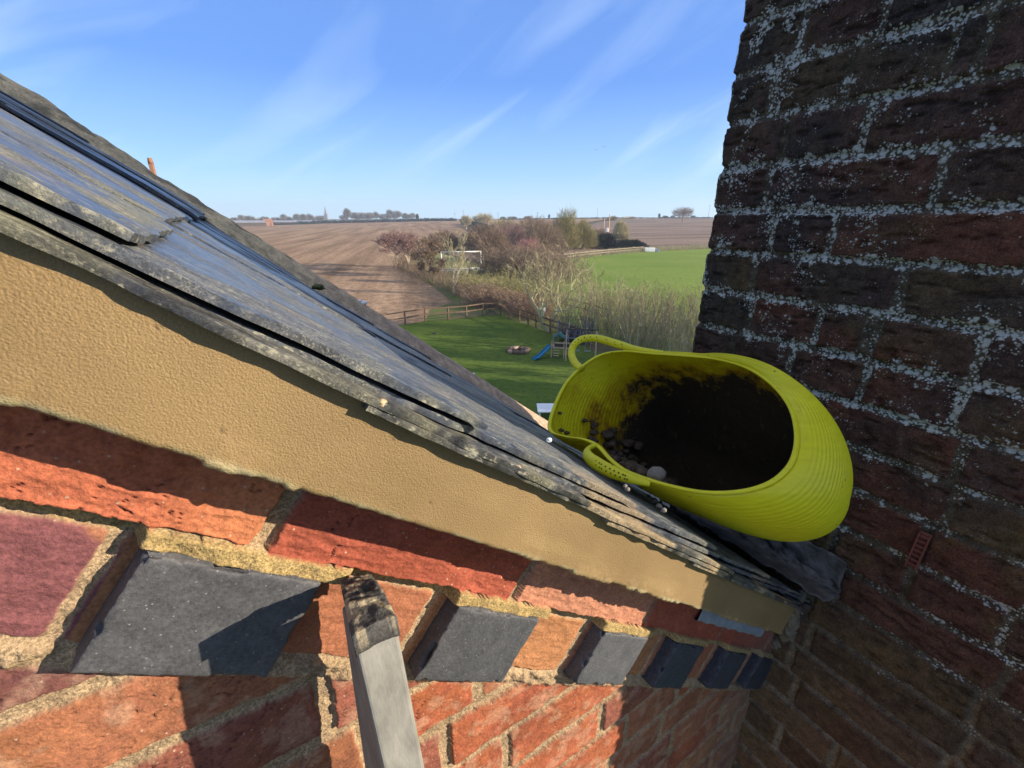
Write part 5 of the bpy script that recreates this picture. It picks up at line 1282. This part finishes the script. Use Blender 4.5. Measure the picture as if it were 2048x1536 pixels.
for x, y, lab in ((1191, 300, 'tiny dark bird in flight, the lower left of two in the sky'), (1208, 294, 'tiny dark bird in flight, the upper right of two in the sky')):
    d = ray(x, y); d /= np.linalg.norm(d); p = d * 90 + np.array([0, 0, CAMZ]); bird('bird', lab, tuple(p), .42, 1.1)
cx_, cy_ = G(870, 671); bird('crow', 'black crow standing on the lawn near the left fence', (cx_, cy_, .16), .48, 3.6, False)

# ------------------------------------------------------------------ far things
def dirpt(x, dist):                                   # ground point in the direction of photo column x at the horizon
    a = math.atan((x - 1024) / math.hypot(F, 331)); X_, Y_ = dist * math.sin(a), dist * math.cos(a); return X_, Y_, float(terrain(X_, Y_))
def pole(x, dist, h, label, arm=True, double=False, r=.16):
    X_, Y_, Z_ = dirpt(x, dist); o = thing('power_pole', label, 'pole', (X_, Y_, Z_)); a = math.atan2(Y_, X_) - math.pi / 2
    for xx in ((-.9, .9) if double else (0,)):
        hh = h * (1.0 if xx >= 0 else .86); part('pole_shaft', M['palewood'] if double else M['darkwood'], lambda m: m.tube([(xx, 0, -.3), (xx, 0, hh)], [r, r * .75], 8), o, True)
    if double:
        part('cross_beam', M['darkwood'], lambda m: (m.box((0, .2, h * .80), (2.6, .16, .2)), m.box((0, .2, h * .36), (2.4, .2, .16))), o)
        part('transformer', M['white'], lambda m: (m.box((.35, -.35, h * .45), (.75, .6, 1.25), bev=.1), m.tube([(.35, -.35, h * .45 + .6), (.35, -.35, h * .45 + 1.0)], .08, 6)), o)
        part('insulator', M['darkwood'], lambda m: [m.tube([(k, .2, h * .80), (k, .2, h * .80 + .45)], .07, 6) for k in (-1.1, 0, 1.1)], o)
    elif arm:
        part('cross_arm', M['darkwood'], lambda m: m.box((0, .1, h * .93), (1.8, .16, .16)), o)
    return o
pole(1214, 165, 9.3, 'twin wooden power poles carrying a pale transformer behind the hedge', double=True, r=.20)
for x, d_, h, lab in ((910, 560, 9, 'thin power pole on the skyline above the end of the left hedge'), (1075, 450, 9, 'thin T-topped power pole on the skyline in the middle distance'), (996, 500, 9, 'thin T-topped power pole right of the round skyline tree'),
                      (1194, 700, 14, 'thin mast on the skyline just left of the transformer poles'), (1416, 600, 15, 'thin tall pole on the skyline beside the chimney edge'), (927, 600, 12, 'faint thin pole on the skyline left of the round tree')):
    pole(x, d_, h, lab)
# church
X_, Y_, Z_ = dirpt(653, 1300); o = thing('church', 'distant church with a tall thin spire on the left skyline', 'church', (X_, Y_, Z_ - 3))
part('tower', M['spire'], lambda m: m.box((0, 0, 10), (7, 7, 20)), o)
part('spire', M['spire'], lambda m: m.tube([(0, 0, 20), (0, 0, 38)], [3.6, .3], 8), o)
part('nave', M['spire'], lambda m: (m.box((-16, 0, 5), (24, 10, 10)), m.tube([(-28, 0, 10), (-4, 0, 10)], [5.5, 5.5], 4)), o)
# farm buildings at the left
def barn(name, x, dist, w, h, d_, wall, roofm, label, rh=2.5):
    X_, Y_, Z_ = dirpt(x, dist); o = thing(name, label, 'building', (X_, Y_, Z_), math.atan2(Y_, X_) - math.pi / 2 + .25)
    part('wall', wall, lambda m: m.box((0, 0, h / 2 - .2), (w, d_, h + .4)), o)
    P = [(-w / 2 - .3, -d_ / 2 - .4, h), (w / 2 + .3, -d_ / 2 - .4, h), (w / 2 + .3, d_ / 2 + .4, h), (-w / 2 - .3, d_ / 2 + .4, h), (-w / 2 - .3, 0, h + rh), (w / 2 + .3, 0, h + rh)]
    part('roof', roofm, lambda m: m.add(P, [(0, 1, 5, 4), (2, 3, 4, 5), (0, 4, 3), (1, 2, 5), (3, 2, 1, 0)]), o)
    part('door', M['darkwood'], lambda m: m.box((w * .2, -d_ / 2 - .03, h * .35), (w * .12, .1, h * .7)), o); return o
barn('farmhouse', 534, 520, 8, 4.2, 7, M['orange'], M['orange'], 'small orange brick farmhouse at the far left edge of the ploughed field', 2.2)
barn('barn', 496, 500, 26, 3.2, 12, M['darkwood'], M['roofgrey'], 'long low grey-roofed barn at the far left field edge', 2.0)
barn('barn', 585, 620, 44, 2.6, 12, M['darkwood'], M['roofgrey'], 'very long low grey shed right of the orange farmhouse', 1.8)
# the brick chimney that peeps over the far roof edge
d_ = ray(299, 316); d_ = d_ / np.linalg.norm(d_[:2]) * 24; X_, Y_, zt = d_[0], d_[1], CAMZ + d_[2]
o = thing('far_chimney', 'orange brick chimney top peeping over the mossy far roof edge', 'chimney', (X_, Y_, 0), .3)
part('stack', M['orange'], lambda m: m.box((0, 0, zt / 2 - .1), (.15, .15, zt - .2), bev=.01), o); part('pot', M['orange'], lambda m: m.tube([(0, 0, zt - .2), (0, 0, zt)], [.10, .08], 10), o, True)

# skyline trees
SKY_T = []
def skyline_tree(x, dist, h, w, label, seed, mt='far_twig', group=None, tw=.10):
    X_, Y_, Z_ = dirpt(x, dist); return bushy_at('skyline_tree', label, X_, Y_, Z_, h, w, seed, M[mt], tw, group)
def bushy_at(name, label, X_, Y_, Z_, h, w, seed, mat, tw, group, count=900):
    rnd = np.random.RandomState(seed); n = count; u = rnd.randn(n, 3); u /= np.linalg.norm(u, axis=1)[:, None]; rad = rnd.rand(n) ** .5
    lob = 1 + .35 * (fbm(u[:, 0] * 2 + seed, u[:, 1] * 2 + u[:, 2] * 2.2, 3, seed) - .5) * 2
    c0 = np.array([0, 0, h * .62]); tip = u * (rad * lob)[:, None] * np.array([w / 2, w / 2, h * .38]) + c0
    st = tip * .72 + np.array([0, 0, h * .3]) * .28
    S = [np.hstack([st, tip, np.full((n, 1), tw), np.full((n, 1), tw * .5)])]
    e = tip + rnd.randn(n, 3) * h * .05; S.append(np.hstack([(st + tip) / 2, e, np.full((n, 1), tw * .7), np.full((n, 1), tw * .4)]))
    o = thing(name, label, 'tree', (X_, Y_, Z_ - .3), 0, group)
    T = [np.array([0, 0, 0, 0, 0, h * .4, h * .035, h * .025])]
    for k in range(7): T.append(np.concatenate([[0, 0, h * .3], tip[k] * .85, [h * .02, h * .006]]))
    V, Fc = segs_mesh(np.array(T), 5); mesh_np('trunk', V, Fc, mat, o, False); V, Fc = segs_mesh(np.vstack(S), 3); mesh_np('crown', V, Fc, mat, o, False); return o
skyline_tree(966, 330, 10.5, 17, 'round pale bare tree on the skyline above the goal', 71, 'tw_pale')
skyline_tree(932, 300, 9, 8, 'small pale tree on the skyline at the top of the left hedge', 72, 'tw_pale')
skyline_tree(1226, 420, 6, 8, 'compact pale tree on the skyline behind the transformer poles', 73, 'tw_olive')
skyline_tree(1365, 430, 13.0, 19, 'round bare tree standing alone on the skyline right of centre', 74, 'tw_brown', tw=.08)
skyline_tree(1260, 520, 3.5, 18, 'low pale spread of scrub on the skyline right of the transformer poles', 75, 'tw_pale')
skyline_tree(835, 620, 9, 3.5, 'narrow dark conifer on the left skyline', 76, 'evergreen', tw=.25)
skyline_tree(1098, 600, 6, 2.5, 'narrow dark conifer on the middle skyline', 77, 'evergreen', tw=.25)
skyline_tree(1318, 600, 6, 2.5, 'narrow dark conifer on the right skyline', 78, 'evergreen', tw=.25)
skyline_tree(1330, 560, 4, 7, 'small dark tree on the right skyline between conifer and round tree', 79)
skyline_tree(1386, 560, 4, 6, 'small dark tree on the skyline right of the round bare tree', 80)
skyline_tree(1345, 610, 4, 6, 'small faint tree on the skyline left of the round bare tree', 84)
skyline_tree(1055, 560, 5, 9, 'pointed dark tree on the skyline left of the T-topped pole', 81)
skyline_tree(1006, 560, 4.5, 8, 'low dark tree on the skyline right of the round pale tree', 82)
skyline_tree(1025, 600, 4.5, 14, 'low wide clump of trees on the middle skyline', 83)
rg = random.Random(8); NR = len(range(690, 832, 9)); NL = len(range(472, 650, 12))
for i, x in enumerate(list(range(690, 832, 9)) + list(range(472, 650, 12))):
    skyline_tree(x + rg.uniform(-4, 4), 800 + rg.uniform(-60, 120), rg.uniform(11, 21) if x > 680 else rg.uniform(7, 14), rg.uniform(12, 20), ('distant bare tree on the left skyline, %s to the right of the church spire' % ORD[i]) if i < NR else ('distant bare tree on the left skyline, %s to the left of the church spire' % ORD[NL - 1 - (i - NR)]), 100 + i, group='distant trees along the left skyline', tw=.17)
# far hedges as dark strips of foliage
def far_hedge(name, label, x0, x1, d0, d1, h, n, seed, mat='evergreen', dz=0):
    P = [];
    for k in range(9):
        f = k / 8; X_, Y_, _ = dirpt(x0 + (x1 - x0) * f, d0 + (d1 - d0) * f); P.append((X_, Y_))
    return thicket(name, label, P, 3.0, h, n, seed, M[mat], twig=.25, sub=4, stem=.35, spread=.6, lean=.3, hv=.4)
far_hedge('far_hedge', 'dark hedge line along the left skyline from barns to the first pole', 470, 912, 640, 560, 3.2, 1800, 21)
far_hedge('far_hedge', 'dark hedge running down the slope right of the left field end', 925, 985, 420, 235, 3.2, 900, 22)
far_hedge('far_hedge', 'thin dark hedge along the middle and right skyline', 1000, 1425, 640, 640, 1.6, 1600, 23)
far_hedge('far_hedge', 'dark hedge beside the shed at the far left field edge', 545, 640, 560, 600, 1.8, 500, 24)
far_hedge('far_hedge', 'dark hedge stretch behind the middle bushes', 1040, 1110, 190, 200, 3.5, 500, 25)
# evergreens to the right of the garden, behind the chimney as seen from here: they throw the long bars of shade over the lawn
for i, (x, y, h, w) in enumerate([(19, 27.0, 6.5, 1.8), (20, 22.0, 8, 2.0), (17, 17.5, 7, 1.6), (21, 14.0, 9, 2.4), (18, 9.5, 8, 2.0), (22, 5, 9, 2.6)]):
    bushy('conifer', ['conifer hidden behind the chimney, closest to the thicket', 'conifer hidden behind the chimney, second from the thicket', 'slim conifer hidden behind the chimney, third from the thicket', 'tall broad conifer hidden behind the chimney', 'conifer hidden behind the chimney, next to last', 'broad conifer hidden behind the chimney, farthest from the thicket'][i],
          x, y, h, w, 3500, 90 + i, M['evergreen'], cat='tree', group='conifers hidden behind the chimney', twig=.06)
for i, (x, y, h) in enumerate([(15.5, 24.5, 7.5), (18, 20, 9), (16.5, 15.3, 8), (19, 11.5, 9)]):
    plant_tree('bare_tree', ['bare tree hidden behind the chimney, beside the slim conifer nearest the thicket', 'tallest bare tree hidden behind the chimney', 'bare tree hidden behind the chimney between two conifers', 'bare tree hidden behind the chimney, farthest from the thicket'][i],
               x, y, h, 190 + i, M['bark'], M['tw_brown'], .22, 2, 5, group='bare trees hidden behind the chimney', spread=.5, kids=(2, 4), minr=.035)
# ------------------------------------------------------------------ air between here and the skyline
hm = bpy.data.materials.new('haze_air'); hm.use_nodes = True; ht = hm.node_tree; ht.nodes.clear()
ho = ht.nodes.new('ShaderNodeOutputMaterial'); pv = ht.nodes.new('ShaderNodeVolumePrincipled'); ht.links.new(pv.outputs[0], ho.inputs['Volume'])
pv.inputs['Color'].default_value = (0.80, 0.88, 1.0, 1); pv.inputs['Density'].default_value = 0.00036; pv.inputs['Anisotropy'].default_value = 0.2
mb = MB(); mb.box((0, 700, 24.5), (3600, 1700, 53)); hz_o = mb.build('haze', hm, None); tag(hz_o, kind='stuff')
